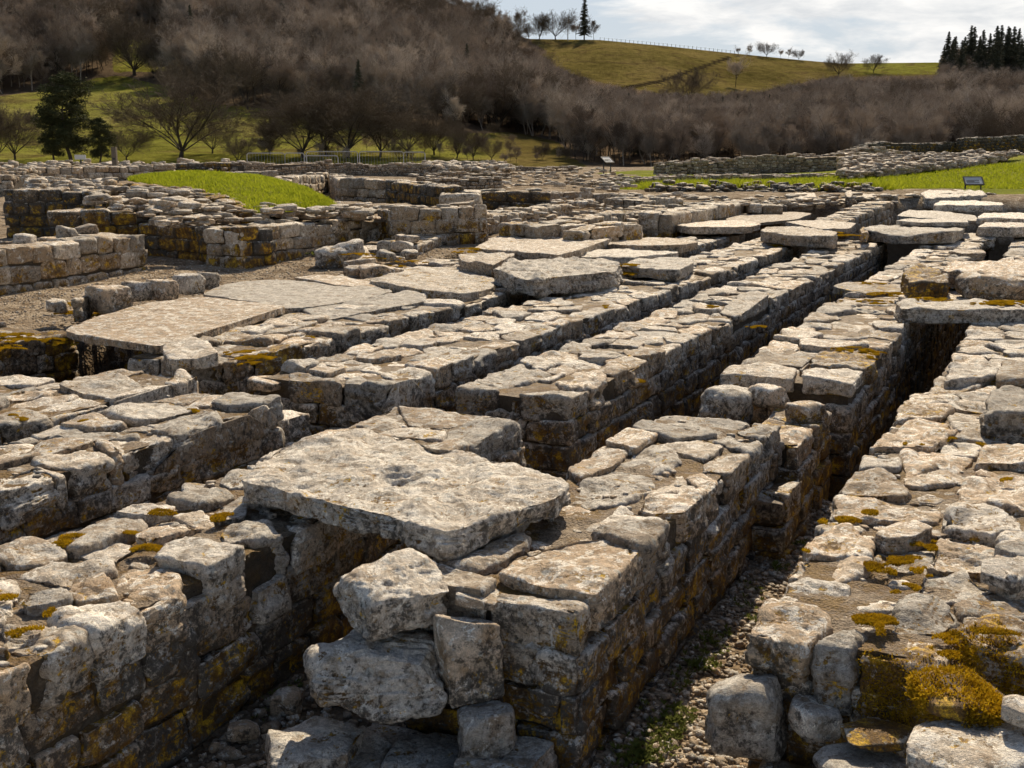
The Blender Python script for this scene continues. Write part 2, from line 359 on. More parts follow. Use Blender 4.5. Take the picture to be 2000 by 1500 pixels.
def centroid(P):
    A = cx = cy = 0
    for (x0, y0), (x1, y1) in zip(P, P[1:]+P[:1]):
        k = x0*y1-x1*y0; A += k; cx += (x0+x1)*k; cy += (y0+y1)*k
    if abs(A) < 1e-9: return (sum(p[0] for p in P)/len(P), sum(p[1] for p in P)/len(P))
    return (cx/(3*A), cy/(3*A))
def poly_sides(P, c, gap=0.):
    out = []
    for (x0, y0), (x1, y1) in zip(P, P[1:]+P[:1]):
        ex, ey = x1-x0, y1-y0; L = math.hypot(ex, ey)
        if L < .012: continue
        nx, ny = ey/L, -ex/L; h = (x0-c[0])*nx+(y0-c[1])*ny
        out.append((nx, ny, h-gap))
    return out
def poly_stone(P, ztop, thick, gap=0., rng=R, **kw):
    """a flat stone whose top outline is the world polygon P"""
    P = hull([tuple(p) for p in P]); c = centroid(P); best = None
    ex = max(abs(p[0]-c[0]) for p in P); ey = max(abs(p[1]-c[1]) for p in P)
    return stone((c[0], c[1], ztop-thick/2), 0., poly_sides(P, c, gap), thick/2, thick/2, (ex, ey), rng=rng, **kw)
def clip(P, nx, ny, h):
    out = []
    for a, b in zip(P, P[1:]+P[:1]):
        da = a[0]*nx+a[1]*ny-h; db = b[0]*nx+b[1]*ny-h
        if da <= 0: out.append(a)
        if (da < 0) != (db < 0) and abs(da-db) > 1e-12: t = da/(da-db); out.append((a[0]+(b[0]-a[0])*t, a[1]+(b[1]-a[1])*t))
    return out
def inside(p, P):
    return all((b[0]-a[0])*(p[1]-a[1])-(b[1]-a[1])*(p[0]-a[0]) >= 0 for a, b in zip(P, P[1:]+P[:1]))
def core_box(O, ang, L, W, z0, z1, res, ins=.03, amp=.012):
    """mortar heart of a wall: five displaced faces"""
    ca, sa = math.cos(ang), math.sin(ang); V = []; Q = []; off = 0; x0, x1, y0, y1 = ins, L-ins, ins, W-ins
    def face(fn, la, lb):
        nonlocal off
        na, nb = max(2, int(la/res)), max(2, int(lb/res)); a, b = np.meshgrid(np.linspace(0, 1, na+1), np.linspace(0, 1, nb+1), indexing='ij')
        V.append(np.stack(fn(a.ravel(), b.ravel()), -1)); I = np.arange((na+1)*(nb+1)).reshape(na+1, nb+1)+off; off += (na+1)*(nb+1)
        Q.append(np.stack([I[:-1, :-1], I[1:, :-1], I[1:, 1:], I[:-1, 1:]], -1).reshape(-1, 4))
    Lx, Wy, Hz = x1-x0, y1-y0, z1-z0; o = lambda a: np.ones_like(a)
    face(lambda a, b: (x0+a*Lx, y0+b*Wy, o(a)*z1), Lx, Wy)
    face(lambda a, b: (x0+a*Lx, y0*o(a), z0+b*Hz), Lx, Hz)
    face(lambda a, b: (x1-a*Lx, y1*o(a), z0+b*Hz), Lx, Hz)
    face(lambda a, b: (x0*o(a), y1-a*Wy, z0+b*Hz), Wy, Hz)
    face(lambda a, b: (x1*o(a), y0+a*Wy, z0+b*Hz), Wy, Hz)
    V = np.concatenate(V).astype(np.float32)
    for k, s in enumerate((3.3, 9.1, 15.7)): V[:, k] += (noise(V*9+s)*amp+noise(V*30+s)*amp*.5).astype(np.float32)
    X = O[0]+V[:, 0]*ca-V[:, 1]*sa; Y = O[1]+V[:, 0]*sa+V[:, 1]*ca
    return np.stack([X, Y, V[:, 2]], -1), np.concatenate(Q)
GROUP_WALLS = None
def wall(O, ang, L, W, z0, z1, label, cat='wall', name='stone_wall', cell=.27, ch=.15, manual=(), split=False, group=None, moss=0., mat='stone', jit=.015,
         seed=1, faces='RLNF', p=10, q=.0029, amp=.85, fillers=None, ruin=0., gap=.004, capthick=None, slope=0.):
    """O corner, L along direction ang, W across to the left of it. faces: R = right side (t=0), L = left side (t=W), N near end, F far end"""
    rg = random.Random(seed); ca, sa = math.cos(ang), math.sin(ang)
    tw = lambda s, t: (O[0]+s*ca-t*sa, O[1]+s*sa+t*ca); tl = lambda x, y: ((x-O[0])*ca+(y-O[1])*sa, -(x-O[0])*sa+(y-O[1])*ca)
    Dm = lambda s, t: math.hypot(*tw(s, t))
    man = []
    for P, zt, th, kw in manual:
        Pl = [tl(*at(x, y, zt)) for x, y in P]; snap = lambda a, m: rg.uniform(-.02, .01) if a < .075 else (m-rg.uniform(-.02, .01) if a > m-.075 else a)
        Pl = hull([(snap(a, L), snap(b, W)) for a, b in Pl]); man.append((Pl, zt, th, kw))
    nc = max(2, int(round(W/cell))); seeds = []
    for c in range(nc):
        s = -rg.uniform(0, cell); wcol = W/nc
        while s < L:
            step = cell*rg.uniform(.85, 2.0) if c in (0, nc-1) else cell*rg.uniform(.6, 1.35)
            seeds.append((s+step/2, (c+.5+rg.uniform(-.22, .22))*wcol)); s += step
    seeds = [s for s in seeds if -.02 < s[0] < L+.02]
    seeds = [q_ for q_ in seeds if not any(inside(q_, Pl) for Pl, *_ in man)]
    caps = []; ctk = capthick or ch; cellpolys = []
    hz = lambda s, t: slope*s+(ruin*float(fbm2(np.array([s*1.1+seed*3.7]), np.array([t*.8]), 3)[0]) if ruin else 0.)
    for (s, t) in seeds:
        if any(inside((s, t), Pl) for Pl, *_ in man): continue
        P = [(0, 0), (L, 0), (L, W), (0, W)]
        for (s2, t2) in seeds:
            dx, dy = s2-s, t2-t; d2 = dx*dx+dy*dy
            if d2 < 1e-9 or d2 > (cell*4)**2: continue
            P = clip(P, dx, dy, (dx*(s+s2)+dy*(t+t2))/2)
            if len(P) < 3: break
        if len(P) < 3: continue
        for Pl, *_ in man:
            cxm = centroid(Pl)
            if abs(cxm[0]-s) > 1.2 or abs(cxm[1]-t) > 1.2: continue
            bestd = -9; be = None
            for a, b in zip(Pl, Pl[1:]+Pl[:1]):
                ex, ey = b[0]-a[0], b[1]-a[1]; l = math.hypot(ex, ey)
                if l < 1e-6: continue
                nx, ny = ey/l, -ex/l; d = (s-a[0])*nx+(t-a[1])*ny
                if d > bestd: bestd = d; be = (nx, ny, a[0]*nx+a[1]*ny)
            if be: P = clip(P, -be[0], -be[1], -be[2]-.0)
            if len(P) < 3: break
        if len(P) < 3: continue
        c = centroid(P); ex = max(abs(q_[0]-c[0]) for q_ in P); ey = max(abs(q_[1]-c[1]) for q_ in P)
        if min(ex, ey) < .018: continue
        cellpolys.append(P); sides = []
        for nx, ny, h in poly_sides(P, c, 0):
            border = (abs(h+c[0]*nx+c[1]*ny-(L if nx > .9 else 0 if nx < -.9 else 9e9)) < .004) or (abs(ny) > .95 and abs(h+c[1]*ny-(W if ny > 0 else 0)) < .004)
            sides.append((nx, ny, h+(rg.uniform(-.018, .012)*min(1, ch/.15) if border else -gap-rg.uniform(0, .006))))
        zt = z1+rg.gauss(0, jit)+hz(*c); edge = c[1] < W*.3 or c[1] > W*.7
        if not edge: zt -= abs(rg.gauss(0, jit*.8))
        th = ctk*rg.uniform(.9, 1.15) if edge else ctk*.8; w = tw(*c)
        caps.append(stone((w[0], w[1], zt-th/2), ang, sides, th/2, th/2, (ex, ey), p=p*rg.uniform(.75, 1.3), chips=rg.randint(2, 5), moss=moss*rg.random(), rough=.02, q=q, rng=rg, ztop=z1, amp=amp))
    for Pl, zt, th, kw in man:
        c = centroid(Pl); w = tw(*c); ex = max(abs(q_[0]-c[0]) for q_ in Pl); ey = max(abs(q_[1]-c[1]) for q_ in Pl)
        k = dict(p=10, chips=4, rng=rg, ztop=z1, q=q, moss=moss*.5); k.update(kw)
        caps.append(stone((w[0], w[1], zt-th/2), ang, poly_sides(Pl, c, .004), th/2, th/2, (ex, ey), **k))
    pol = [Pl for Pl, *_ in man]+cellpolys
    if pol and (fillers or (fillers is None and name == 'sleeper_wall') or name == 'outer_wall'):
        cs = [centroid(Pl) for Pl in pol]; rr = [max(math.hypot(a-c[0], b-c[1]) for a, b in Pl) for Pl, c in zip(pol, cs)]
        for _ in range(int(min(L, 9)/L*L*W*260)):
            s, t = rg.uniform(.03, min(L, 9)-.03), rg.uniform(.03, W-.03); dmin = .12
            for Pl, c, r_ in zip(pol, cs, rr):
                dd = math.hypot(s-c[0], t-c[1])-r_
                if dd > dmin: continue
                m_ = -9
                for a, b in zip(Pl, Pl[1:]+Pl[:1]):
                    ex, ey = b[0]-a[0], b[1]-a[1]; l = math.hypot(ex, ey)
                    if l > 1e-6: m_ = max(m_, ((s-a[0])*ey-(t-a[1])*ex)/l)
                dmin = min(dmin, m_)
                if dmin < .022: break
            if dmin < .028: continue
            r_ = dmin*1.1; a0 = rg.uniform(0, 6.28); Pl = hull([(s+math.cos(a0+k*1.2566)*r_*rg.uniform(.9, 1.3), t+math.sin(a0+k*1.2566)*r_*rg.uniform(.9, 1.3)) for k in range(5)])
            c = centroid(Pl); pol.append(Pl); cs.append(c); rr.append(r_*1.3); w = tw(*c); zt = z1-rg.uniform(.010, .026); ext = (r_*1.1, r_*1.1)
            caps.append(stone((w[0], w[1], zt-.03), ang, poly_sides(Pl, c, .002), .03, .03, ext, p=9, chips=4, rng=rg, ztop=z1, q=q, moss=moss, rough=.05))
    # lower courses
    fac = []; zc = z1-ctk*.93
    def course(side, zt, h):
        lng = L if side in 'RL' else W; s = -rg.uniform(0, .15)
        while s < lng:
            l = ch*rg.uniform(1.1, 2.4); a, b = max(s, 0), min(s+l, lng); s += l
            if b-a < .05: continue
            m = (a+b)/2; dp = rg.uniform(.07, .11)*ch/.15; pr = rg.uniform(-.012, .016)*ch/.15
            if side == 'R': c = (m, dp-pr); e = ((b-a)/2, dp)
            elif side == 'L': c = (m, W-dp+pr); e = ((b-a)/2, dp)
            elif side == 'N': c = (dp-pr, m); e = (dp, (b-a)/2)
            else: c = (L-dp+pr, m); e = (dp, (b-a)/2)
            w = tw(*c); ex, ey = e[0]-(gap if side in 'RL' else 0), e[1]-(gap if side in 'NF' else 0)
            hh = h/2-gap*rg.uniform(.7, 1.6); zz = zt-h/2+(hz(*c) if slope else hz(*c)*max(0, 1-(z1-zt)/max(.01, z1-z0))); qq = q if side in 'RN' else q*2.2
            fac.append(stone((w[0], w[1], zz), ang, [(1, 0, ex), (-1, 0, ex), (0, 1, ey), (0, -1, ey)], hh, hh, (ex, ey), p=p*rg.uniform(.75, 1.4), chips=rg.randint(2, 5), moss=moss*rg.random()+.04, rough=.03, q=qq, rng=rg, ztop=z1, amp=amp))
    while zc > z0-.02:
        h = ch*rg.uniform(.82, 1.15)
        for sd in faces: course(sd, zc, h)
        zc -= h
    c0 = tw(L/2, W/2); org = (c0[0], c0[1], z0)
    e = empty(name, org, label, cat, group)
    Dn = min(Dm(0, 0), Dm(L, 0)); V, Q = core_box(O, ang, L, W, z0-.05, z1-.019*min(1, ch/.15)-ruin*.3, min(.12, max(.018, .006*Dn)), ins=.028*ch/.15+.004)
    V[:, 2] += slope*((V[:, 0]-O[0])*ca+(V[:, 1]-O[1])*sa)
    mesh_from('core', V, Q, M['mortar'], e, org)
    if fac:
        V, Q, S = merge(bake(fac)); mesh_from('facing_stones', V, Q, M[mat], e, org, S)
    bk = bake(caps)
    if split:
        for v, q_, s in bk: mesh_from('capstone', v, q_, M[mat], e, org, s)
    elif bk:
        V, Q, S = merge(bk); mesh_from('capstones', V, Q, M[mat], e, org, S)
    return e
A90 = math.pi/2-YAW             # direction of the granary walls in world angle
def gwall(u0, u1, v0, v1, z1, label, z0=-.62, **kw):
    """granary wall between u0..u1 and v0..v1 (right edge is v1)"""
    return wall(uv2w(u0, v1), A90, u1-u0, v1-v0, z0, z1, label, **kw)
def slab(P, zt, th, label, name='flagstone', cat='flagstone', group=None, mat='stone', **kw):
    k = dict(p=14, chips=6, amp=.9, rough=.008, chipk=(.93, 1.)); k.update(kw)
    s = poly_stone([at(x, y, zt) for x, y in P], zt, th, **k)
    v, q, st = bake([s])[0]; return tag(mesh_from(name, v, q, M[mat], None, (s.c[0], s.c[1], zt-th), st), label, cat, group)
def boulder(x0, x1, ytop, ybase, zb, label, seed, dr=.8, name='boulder', cat='stone', rot=None, mat='stone', group=None, p=9, chips=12, moss=0., amp=.85, flat=None, hue=None, depthpx=None):
    """loose stone that fills the pixel box, standing on height zb"""
    rg = random.Random(seed); D = at((x0+x1)/2, ybase, zb)[1]
    w = (x1-x0)*D/F_PX; hgt = (ybase-ytop)*D/F_PX
    dep = w*dr; pitch = math.atan2(HC-zb-hgt*.5, D+dep/2); hgt = max(.03, (hgt-dep*math.sin(pitch)*.75)/max(.5, math.cos(pitch)))
    c = ((x0+x1)/2*0+at((x0+x1)/2, ybase, zb)[0], D+dep/2, zb+hgt/2)
    a = rg.uniform(0, 6.28) if rot is None else rot
    sides = [(1, 0, .5), (-1, 0, .5), (0, 1, .5), (0, -1, .5)]; ca, sa = math.cos(a), math.sin(a); sd = []
    for k in range(5 if rot is None else 4):
        t = a+k*2*math.pi/(5 if rot is None else 4)+(rg.uniform(-.25, .25)); nx, ny = math.cos(t), math.sin(t)
        sd.append((nx, ny, math.hypot(nx*w/2, ny*dep/2)*rg.uniform(.9, 1.02)))
    s = stone(c, 0., sd, hgt/2, hgt/2, (w/2, dep/2), p=p, chips=chips, rng=rg, moss=moss, amp=amp, rough=.09 if flat is None else flat, chipk=(.74, .93), hue=hue, ztop=c[2]+hgt/2)
    v, q, st = bake([s])[0]; return tag(mesh_from(name, v, q, M[mat], None, (c[0], c[1], zb), st), label, cat, group)

# ================================================================== world, sun
AZ, EL = math.radians(13), math.radians(41)       # sun azimuth (from +Y towards +X) and elevation
def make_world():
    w = bpy.data.worlds.new('World'); sc.world = w; w.use_nodes = True; t = w.node_tree; N = t.nodes; L = t.links
    bg = N['Background']; sky = N.new('ShaderNodeTexSky'); sky.sky_type = 'NISHITA'; sky.sun_disc = False
    sky.sun_elevation = EL; sky.sun_rotation = AZ; sky.air_density = 1.; sky.dust_density = 1.5
    tc = N.new('ShaderNodeTexCoord'); sp = N.new('ShaderNodeSeparateXYZ'); L.new(tc.outputs['Generated'], sp.inputs[0])
    mp = N.new('ShaderNodeMapping'); mp.inputs['Scale'].default_value = (4.2, 4.2, 15.); mp.inputs['Location'].default_value = (2.1, .3, .37); L.new(tc.outputs['Generated'], mp.inputs[0])
    n = N.new('ShaderNodeTexNoise'); n.inputs['Scale'].default_value = 1.15; n.inputs['Detail'].default_value = 9; n.inputs['Roughness'].default_value = .56; n.inputs['Distortion'].default_value = .25; L.new(mp.outputs[0], n.inputs[0])
    n2 = N.new('ShaderNodeTexNoise'); n2.inputs['Scale'].default_value = 3.2; n2.inputs['Detail'].default_value = 6; n2.inputs['Roughness'].default_value = .6; n2.inputs['Distortion'].default_value = .4; L.new(mp.outputs[0], n2.inputs[0])
    def mth(op, a, b):
        m = N.new('ShaderNodeMath'); m.operation = op
        for v, i in ((a, 0), (b, 1)):
            if hasattr(v, 'links'): L.new(v, m.inputs[i])
            else: m.inputs[i].default_value = v
        return m.outputs[0]
    # more cloud towards the right and low down
    bias = mth('ADD', n.outputs['Fac'], mth('MULTIPLY', mth('SUBTRACT', sp.outputs[0], .16), .55))
    r = N.new('ShaderNodeValToRGB'); r.color_ramp.elements[0].position = .49; r.color_ramp.elements[1].position = .57; r.color_ramp.elements[0].color = (0, 0, 0, 1); L.new(bias, r.inputs[0])
    r2 = N.new('ShaderNodeValToRGB'); L.new(n2.outputs['Fac'], r2.inputs[0]); r2.color_ramp.elements[0].position = .34; r2.color_ramp.elements[1].position = .6
    r2.color_ramp.elements[0].color = (10.6, 10.9, 11.2, 1); r2.color_ramp.elements[1].color = (14.6, 14.4, 14.0, 1)
    ds = N.new('ShaderNodeMix'); ds.data_type = 'RGBA'; ds.inputs[0].default_value = CLOUD_HAZE; L.new(sky.outputs[0], ds.inputs[6]); ds.inputs[7].default_value = (8.4, 9.7, 11.2, 1)
    mx = N.new('ShaderNodeMix'); mx.data_type = 'RGBA'; L.new(r.outputs[0], mx.inputs[0]); L.new(ds.outputs[2], mx.inputs[6]); L.new(r2.outputs[0], mx.inputs[7])
    # cloud only in the low sky, clear blue overhead
    rz = N.new('ShaderNodeMapRange'); L.new(sp.outputs[2], rz.inputs[0]); rz.inputs[1].default_value = .14; rz.inputs[2].default_value = .32; rz.inputs[3].default_value = 1; rz.inputs[4].default_value = 0
    mf = N.new('ShaderNodeMix'); mf.data_type = 'RGBA'; L.new(rz.outputs[0], mf.inputs[0]); L.new(sky.outputs[0], mf.inputs[6]); L.new(mx.outputs[2], mf.inputs[7])
    L.new(mf.outputs[2], bg.inputs[0]); bg.inputs[1].default_value = .07
CLOUD_HAZE = .75
make_world()
sd = bpy.data.lights.new('sun', 'SUN'); sd.energy = 5.0; sd.angle = math.radians(.55); sd.color = (1, .84, .615)
so = bpy.data.objects.new('sun', sd); COL.objects.link(so)
sv = Vector((math.sin(AZ)*math.cos(EL), math.cos(AZ)*math.cos(EL), math.sin(EL))); so.rotation_euler = sv.to_track_quat('Z', 'Y').to_euler(); so.location = (0, 0, 30)
sc.cycles.max_bounces = 4; sc.cycles.diffuse_bounces = 2; sc.cycles.glossy_bounces = 1; sc.cycles.transmission_bounces = 2; sc.cycles.caustics_reflective = False; sc.cycles.caustics_refractive = False; sc.cycles.adaptive_threshold = .03
sc.view_settings.view_transform = 'Standard'; sc.view_settings.look = 'None'; sc.view_settings.exposure = 0
# ================================================================== site ground
def sm(x, a, b): t = np.clip((x-a)/(b-a), 0, 1); return t*t*(3-2*t)
def zground(x, y):
    u, v = w2uv(x, y); px = 1000+x/np.maximum(y, .1)*F_PX*.98
    far = np.interp(y, [0, 13, 20, 30, 40, 60], [-.12, -.12, .12, .30, .55, .72])
    rise = sm(px, 1450, 2100)*sm(y, 33, 48)*.85; far = far+rise
    gran = (1-sm(v, 2.6, 3.4))*sm(v, -7.75, -7.55)*(1-sm(u, 30.5, 33))*(1-sm(y, 27.5, 29.5))
    z = far*(1-gran)+(-.57)*gran
    z = z-gran*np.maximum(sm(u, 6.3, 7.2)*.30+sm(u, 9, 12)*.4, sm(-v, 4.7, 4.9)*.25)
    return z+fbm2(x*.9, y*.9, 4)*.02+fbm2(x*7, y*7, 2, 5)*.006
def zg(x, y): return float(zground(np.array([x]), np.array([y]))[0])
def poly_mask(px, py, P):
    r = np.zeros(px.shape, bool)
    for (x0, y0), (x1, y1) in zip(P, P[1:]+P[:1]):
        c = ((y0 > py) != (y1 > py)) & (px < (x1-x0)*(py-y0)/((y1-y0) or 1e-9)+x0); r ^= c
    return r
def make_ground():
    ys = np.concatenate([np.arange(1.2, 8, .07), np.arange(8, 30, .16), np.arange(30, 66, .4)]); t = np.linspace(-1.1, 1.25, 420)
    Yg, Tg = np.meshgrid(ys, t, indexing='ij'); X = Tg*Yg*.62+0; Z = zground(X, Yg)
    Z = Z-sm(Yg, 60, 66)*1.6; u, v = w2uv(X, Yg)
    px = 1000+X/Yg*F_PX*.98; py = 300+(HC-Z)/Yg*F_PX
    g = sm(px+fbm2(X*.3, Yg*.3)*60, 1150, 1280)*np.maximum(sm(Yg, 32.5, 34.), sm(px, 1820, 1880)*sm(Yg, 30.5, 31.5)); g = np.maximum(g, sm(Yg, 62, 64))
    tr = np.maximum(((Z < -.4) & (v < -1.5)).astype(float)*.7, (Z < -.66)*1.25)  # painted shade: darkens the deep and left-hand trench floors, sparing the sunlit one
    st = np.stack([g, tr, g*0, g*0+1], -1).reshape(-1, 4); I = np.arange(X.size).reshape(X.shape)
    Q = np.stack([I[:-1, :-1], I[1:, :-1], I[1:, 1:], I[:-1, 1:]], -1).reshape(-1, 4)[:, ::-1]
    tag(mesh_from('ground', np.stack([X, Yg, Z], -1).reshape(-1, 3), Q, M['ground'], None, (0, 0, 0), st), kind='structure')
make_ground()
# ================================================================== hillside
SKYX = [-900, 300, 600, 870, 950, 1030, 1170, 1300, 1430, 1560, 1640, 1830, 2000, 2900]
SKYY = [-120, -75, -45, 2, 40, 76, 78, 90, 104, 117, 124, 122, 128, 150]
BX = [-900, 0, 600, 1100, 1300, 2900]; BY = [318, 316, 316, 322, 330, 330]
def hill_z(D, px):
    ys_ = np.interp(px, SKYX, SKYY); yb = np.interp(px, BX, BY); t = np.clip((D-150)/(430-150), 0, 1)
    yy = yb+(ys_-yb)*t**.92; z = HC+e_of(yy)*D
    zb = HC+e_of(yb)*150; low = np.interp(D, [60, 75, 120, 150], [-1.5, -3.5, -3., 0.]); z = np.where(D < 150, low+zb*sm(D, 75, 150), z)
    zc = HC+e_of(ys_)*430; z = np.where(D > 430, zc-(D-430)*.06, z)
    X = (px-1000)/F_PX*D
    return z+fbm2(X*.02, D*.02, 4, 3.)*1.6*sm(D, 150, 200)*(1-sm(D, 400, 428))
FIELDS = [[(-400, 215), (0, 188), (100, 176), (190, 152), (240, 148), (330, 168), (420, 203), (520, 212), (700, 240), (830, 262), (1000, 258), (1080, 275), (1150, 335), (-400, 335)],
          [(1035, 60), (1430, 95), (1560, 108), (1640, 116), (1840, 112), (1840, 146), (1600, 152), (1560, 165), (1480, 190), (1330, 188), (1200, 168), (1100, 145), (1060, 110)],
          [(222, 78), (338, 78), (338, 138), (222, 142)]]
BARE = [[(215, 65), (345, 65), (345, 140), (215, 140)]]
def in_field(px, py):
    m = np.zeros(px.shape, bool)
    for P in FIELDS: m |= poly_mask(px, py, P)
    return m
def make_hill():
    ds = np.concatenate([np.arange(60, 150, 3.), np.arange(150, 440, 1.6), np.arange(440, 1500, 40.)]); ps = np.arange(-900, 2901, 9.)
    D, PX = np.meshgrid(ds, ps, indexing='ij'); Z = hill_z(D, PX); PY = py_of((Z-HC)/D); X = x_of(PX, D, (Z-HC)/D)
    f = in_field(PX+fbm2(PX*.02, PY*.05)*10, PY).astype(float)
    for _ in range(2): f[1:-1, 1:-1] = (f[1:-1, 1:-1]*2+f[:-2, 1:-1]+f[2:, 1:-1]+f[1:-1, :-2]+f[1:-1, 2:])/6
    f = np.maximum(f, (D > 432)*1.)
    # hedge bank and track across the upper field
    trk = np.interp(PX, [1190, 1290, 1420], [176, 158, 113]); dk = ((np.abs(PY-trk-1) < 3.6) & (PX > 1190) & (PX < 1425)).astype(float)
    rough = sm(PX, 900, 1020)*(D < 431)*(1-sm(PX, 1640, 1700)*(PY < 145))
    st = np.stack([f, dk, rough, f*0+1], -1).reshape(-1, 4); I = np.arange(X.size).reshape(X.shape)
    Q = np.stack([I[:-1, :-1], I[1:, :-1], I[1:, 1:], I[:-1, 1:]], -1).reshape(-1, 4)[:, ::-1]
    tag(mesh_from('hillside', np.stack([X, D, Z], -1).reshape(-1, 3), Q, M['hill'], None, (0, 0, 0), st), kind='structure')
make_hill()
def hp(px, py):                 # world point on the hillside seen at px, py
    ds = np.arange(120, 445, .5); z = hill_z(ds, np.full_like(ds, px)); yy = py_of((z-HC)/ds)
    best = np.argmin(np.abs(yy-py)); D = float(ds[best]); return (float(x_of(px, D, (z[best]-HC)/D)), D, float(z[best]))
# ================================================================== trees
def bare_tree(H_, seed, limbs=6, flare=.9, low=.12, trunk=.2, twigs=5, fine=.010, single=False, r0=.55):
    """winter tree: limbs that branch along their whole length; returns (wood, twigs), base at the origin"""
    rg = random.Random(seed); wood = MB(); tw = MB()
    def limb(p, d, l, r, k, curve):
        n = (7, 5, 4)[2-k] if k else 3; q = Vector(p)
        for i in range(n):
            t = (i+1)/n; d = (d+Vector((rg.gauss(0, .13), rg.gauss(0, .13), rg.gauss(curve, .07)))).normalized(); e = q+d*(l/n); ra, rb = r*(1-i/n*.85), r*(1-t*.85)
            if r > .05: wood.tube(q, e, ra, rb, 5 if r > .12 else 3)
            else: tw.rib(q, e, max(ra, fine*1.1), max(rb, fine*.8), rg)
            q = e
            if k > 0 and t > (.22 if k == 2 else .15):
                for _ in range(rg.choice((2, 3)) if k == 2 else 2):
                    a = rg.uniform(0, 6.28); o = d.orthogonal().normalized(); o2 = d.cross(o); s = rg.uniform(.5, 1.1)
                    limb(q, (d+(o*math.cos(a)+o2*math.sin(a))*s).normalized(), l*(.52 if k == 2 else .6)*(1.15-t*.55)*rg.uniform(.7, 1.2), r*rg.uniform(.35, .5)*(1.1-t*.4), k-1, .05)
            if k < 2:
                for _ in range(twigs if k == 0 else 1):
                    v = (d*.8+Vector((rg.gauss(0, .55), rg.gauss(0, .55), rg.gauss(.12, .4)))).normalized()*rg.uniform(.25, .8)*H_/12; tw.rib(q, q+v, fine, fine*.4, rg)
    if single:
        limb(Vector((0, 0, -.3)), Vector((rg.gauss(0, .04), rg.gauss(0, .04), 1)), H_*.92, trunk, 2, .03)
        for i in range(limbs):
            a = rg.uniform(0, 6.28); z = H_*rg.uniform(low, .6); limb(Vector((0, 0, z)), Vector((math.cos(a)*flare, math.sin(a)*flare, 1)).normalized(), H_*rg.uniform(.25, .42), trunk*.4, 2, .04)
    else:
        top = Vector((rg.gauss(0, .15), rg.gauss(0, .15), H_*low)); wood.tube((0, 0, -.4), top, trunk*1.5, trunk*1.15, 7)
        for i in range(limbs):
            a = i*6.283/limbs+rg.uniform(-.5, .5); f = flare*rg.uniform(.25, 1.1); limb(top, Vector((math.cos(a)*f, math.sin(a)*f, 1)).normalized(), H_*(1-low)*rg.uniform(.72, 1.)*(1.05 if f > .6 else .95), trunk*rg.uniform(.5, .8), 2, .02)
    return wood, tw
def conifer(H_, W_, seed, top=.1, base=.12, dens=1., flat=0.):
    rg = random.Random(seed); wood = MB(); lf = MB(); wood.tube((0, 0, -.4), (0, 0, H_*.97), H_*.016, .03, 6)
    n = int(H_*5.2*dens)
    for i in range(n):
        t = base+(1-base)*(i+rg.random())/n; z = H_*t; rad = W_*((1-t)**.8*.95+.05)*rg.uniform(.65, 1.12)
        for _ in range(4):
            a = rg.uniform(0, 6.28); e = Vector((math.cos(a)*rad, math.sin(a)*rad, z-rad*rg.uniform(-.05, .4))); s = Vector((0, 0, z))
            if rg.random() < .25: wood.tube(s, s.lerp(e, .8), .03, .012, 3)
            m = max(3, int(rad*5))
            for j in range(m):
                f = (j+.5)/m; q = s.lerp(e, f); wd = .42*(1.15-f*.6)*min(1.3, rad/1.5+.4)
                v = Vector((rg.gauss(0, .7), rg.gauss(0, .7), rg.gauss(-.25, .35))).normalized()*wd; lf.rib(q-v*.4, q+v, .10, .02, rg); 
                v = Vector((rg.gauss(0, .7), rg.gauss(0, .7), rg.gauss(.1, .3))).normalized()*wd; lf.rib(q-v*.4, q+v, .09, .02, rg)
    return wood, lf
def scots_pine(H_, W_, seed):
    rg = random.Random(seed); wood = MB(); lf = MB(); p = Vector((0, 0, -.4)); cl = []
    for i in range(9):
        e = p+Vector((rg.gauss(0, .12), rg.gauss(0, .12), H_/9)); wood.tube(p, e, .24*(1-i/10), .24*(1-(i+1)/10), 7); p = e
        if i > 0:
            for _ in range(7):
                a = rg.uniform(0, 6.28); t = i/9; r = W_*(.55+.5*math.sin(t*2.6))*rg.uniform(.5, 1.05)*(1 if t < .8 else .7); q = p+Vector((math.cos(a)*r, math.sin(a)*r, rg.uniform(-.35, 1.3)))
                wood.tube(p, p.lerp(q, .5)+Vector((0, 0, -.15)), .06, .04, 4); wood.tube(p.lerp(q, .5)+Vector((0, 0, -.15)), q, .04, .02, 4); cl.append((q, rg.uniform(.7, 1.15)))
                cl.append((p.lerp(q, .6)+Vector((rg.gauss(0, .3), rg.gauss(0, .3), .2)), rg.uniform(.4, .7)))
    cl.append((p, .9))
    for c, r in cl:
        for _ in range(int(210*r)):
            v = Vector((rg.gauss(0, 1), rg.gauss(0, 1), rg.gauss(.1, .55))).normalized()*r*rg.random()**.4; v.z *= .95; q = c+v
            w = Vector((rg.gauss(0, 1), rg.gauss(0, 1), rg.gauss(.4, .6))).normalized()*.20; lf.rib(q-w, q+w, .045, .012, rg)
    return wood, lf
def tree_parts(wb, lb, nm, mw, ml, H_=10.):
    zt = sorted(v[2] for v in lb.V)[int(len(lb.V)*.995)]; k = H_/zt
    for b_ in (wb, lb): b_.V = [(v[0]*k, v[1]*k, v[2]*k) for v in b_.V]
    w = wb.build('trunk', M[mw], None, link=False); l = lb.build(nm, M[ml], None, link=False); return w.data, l.data, nm
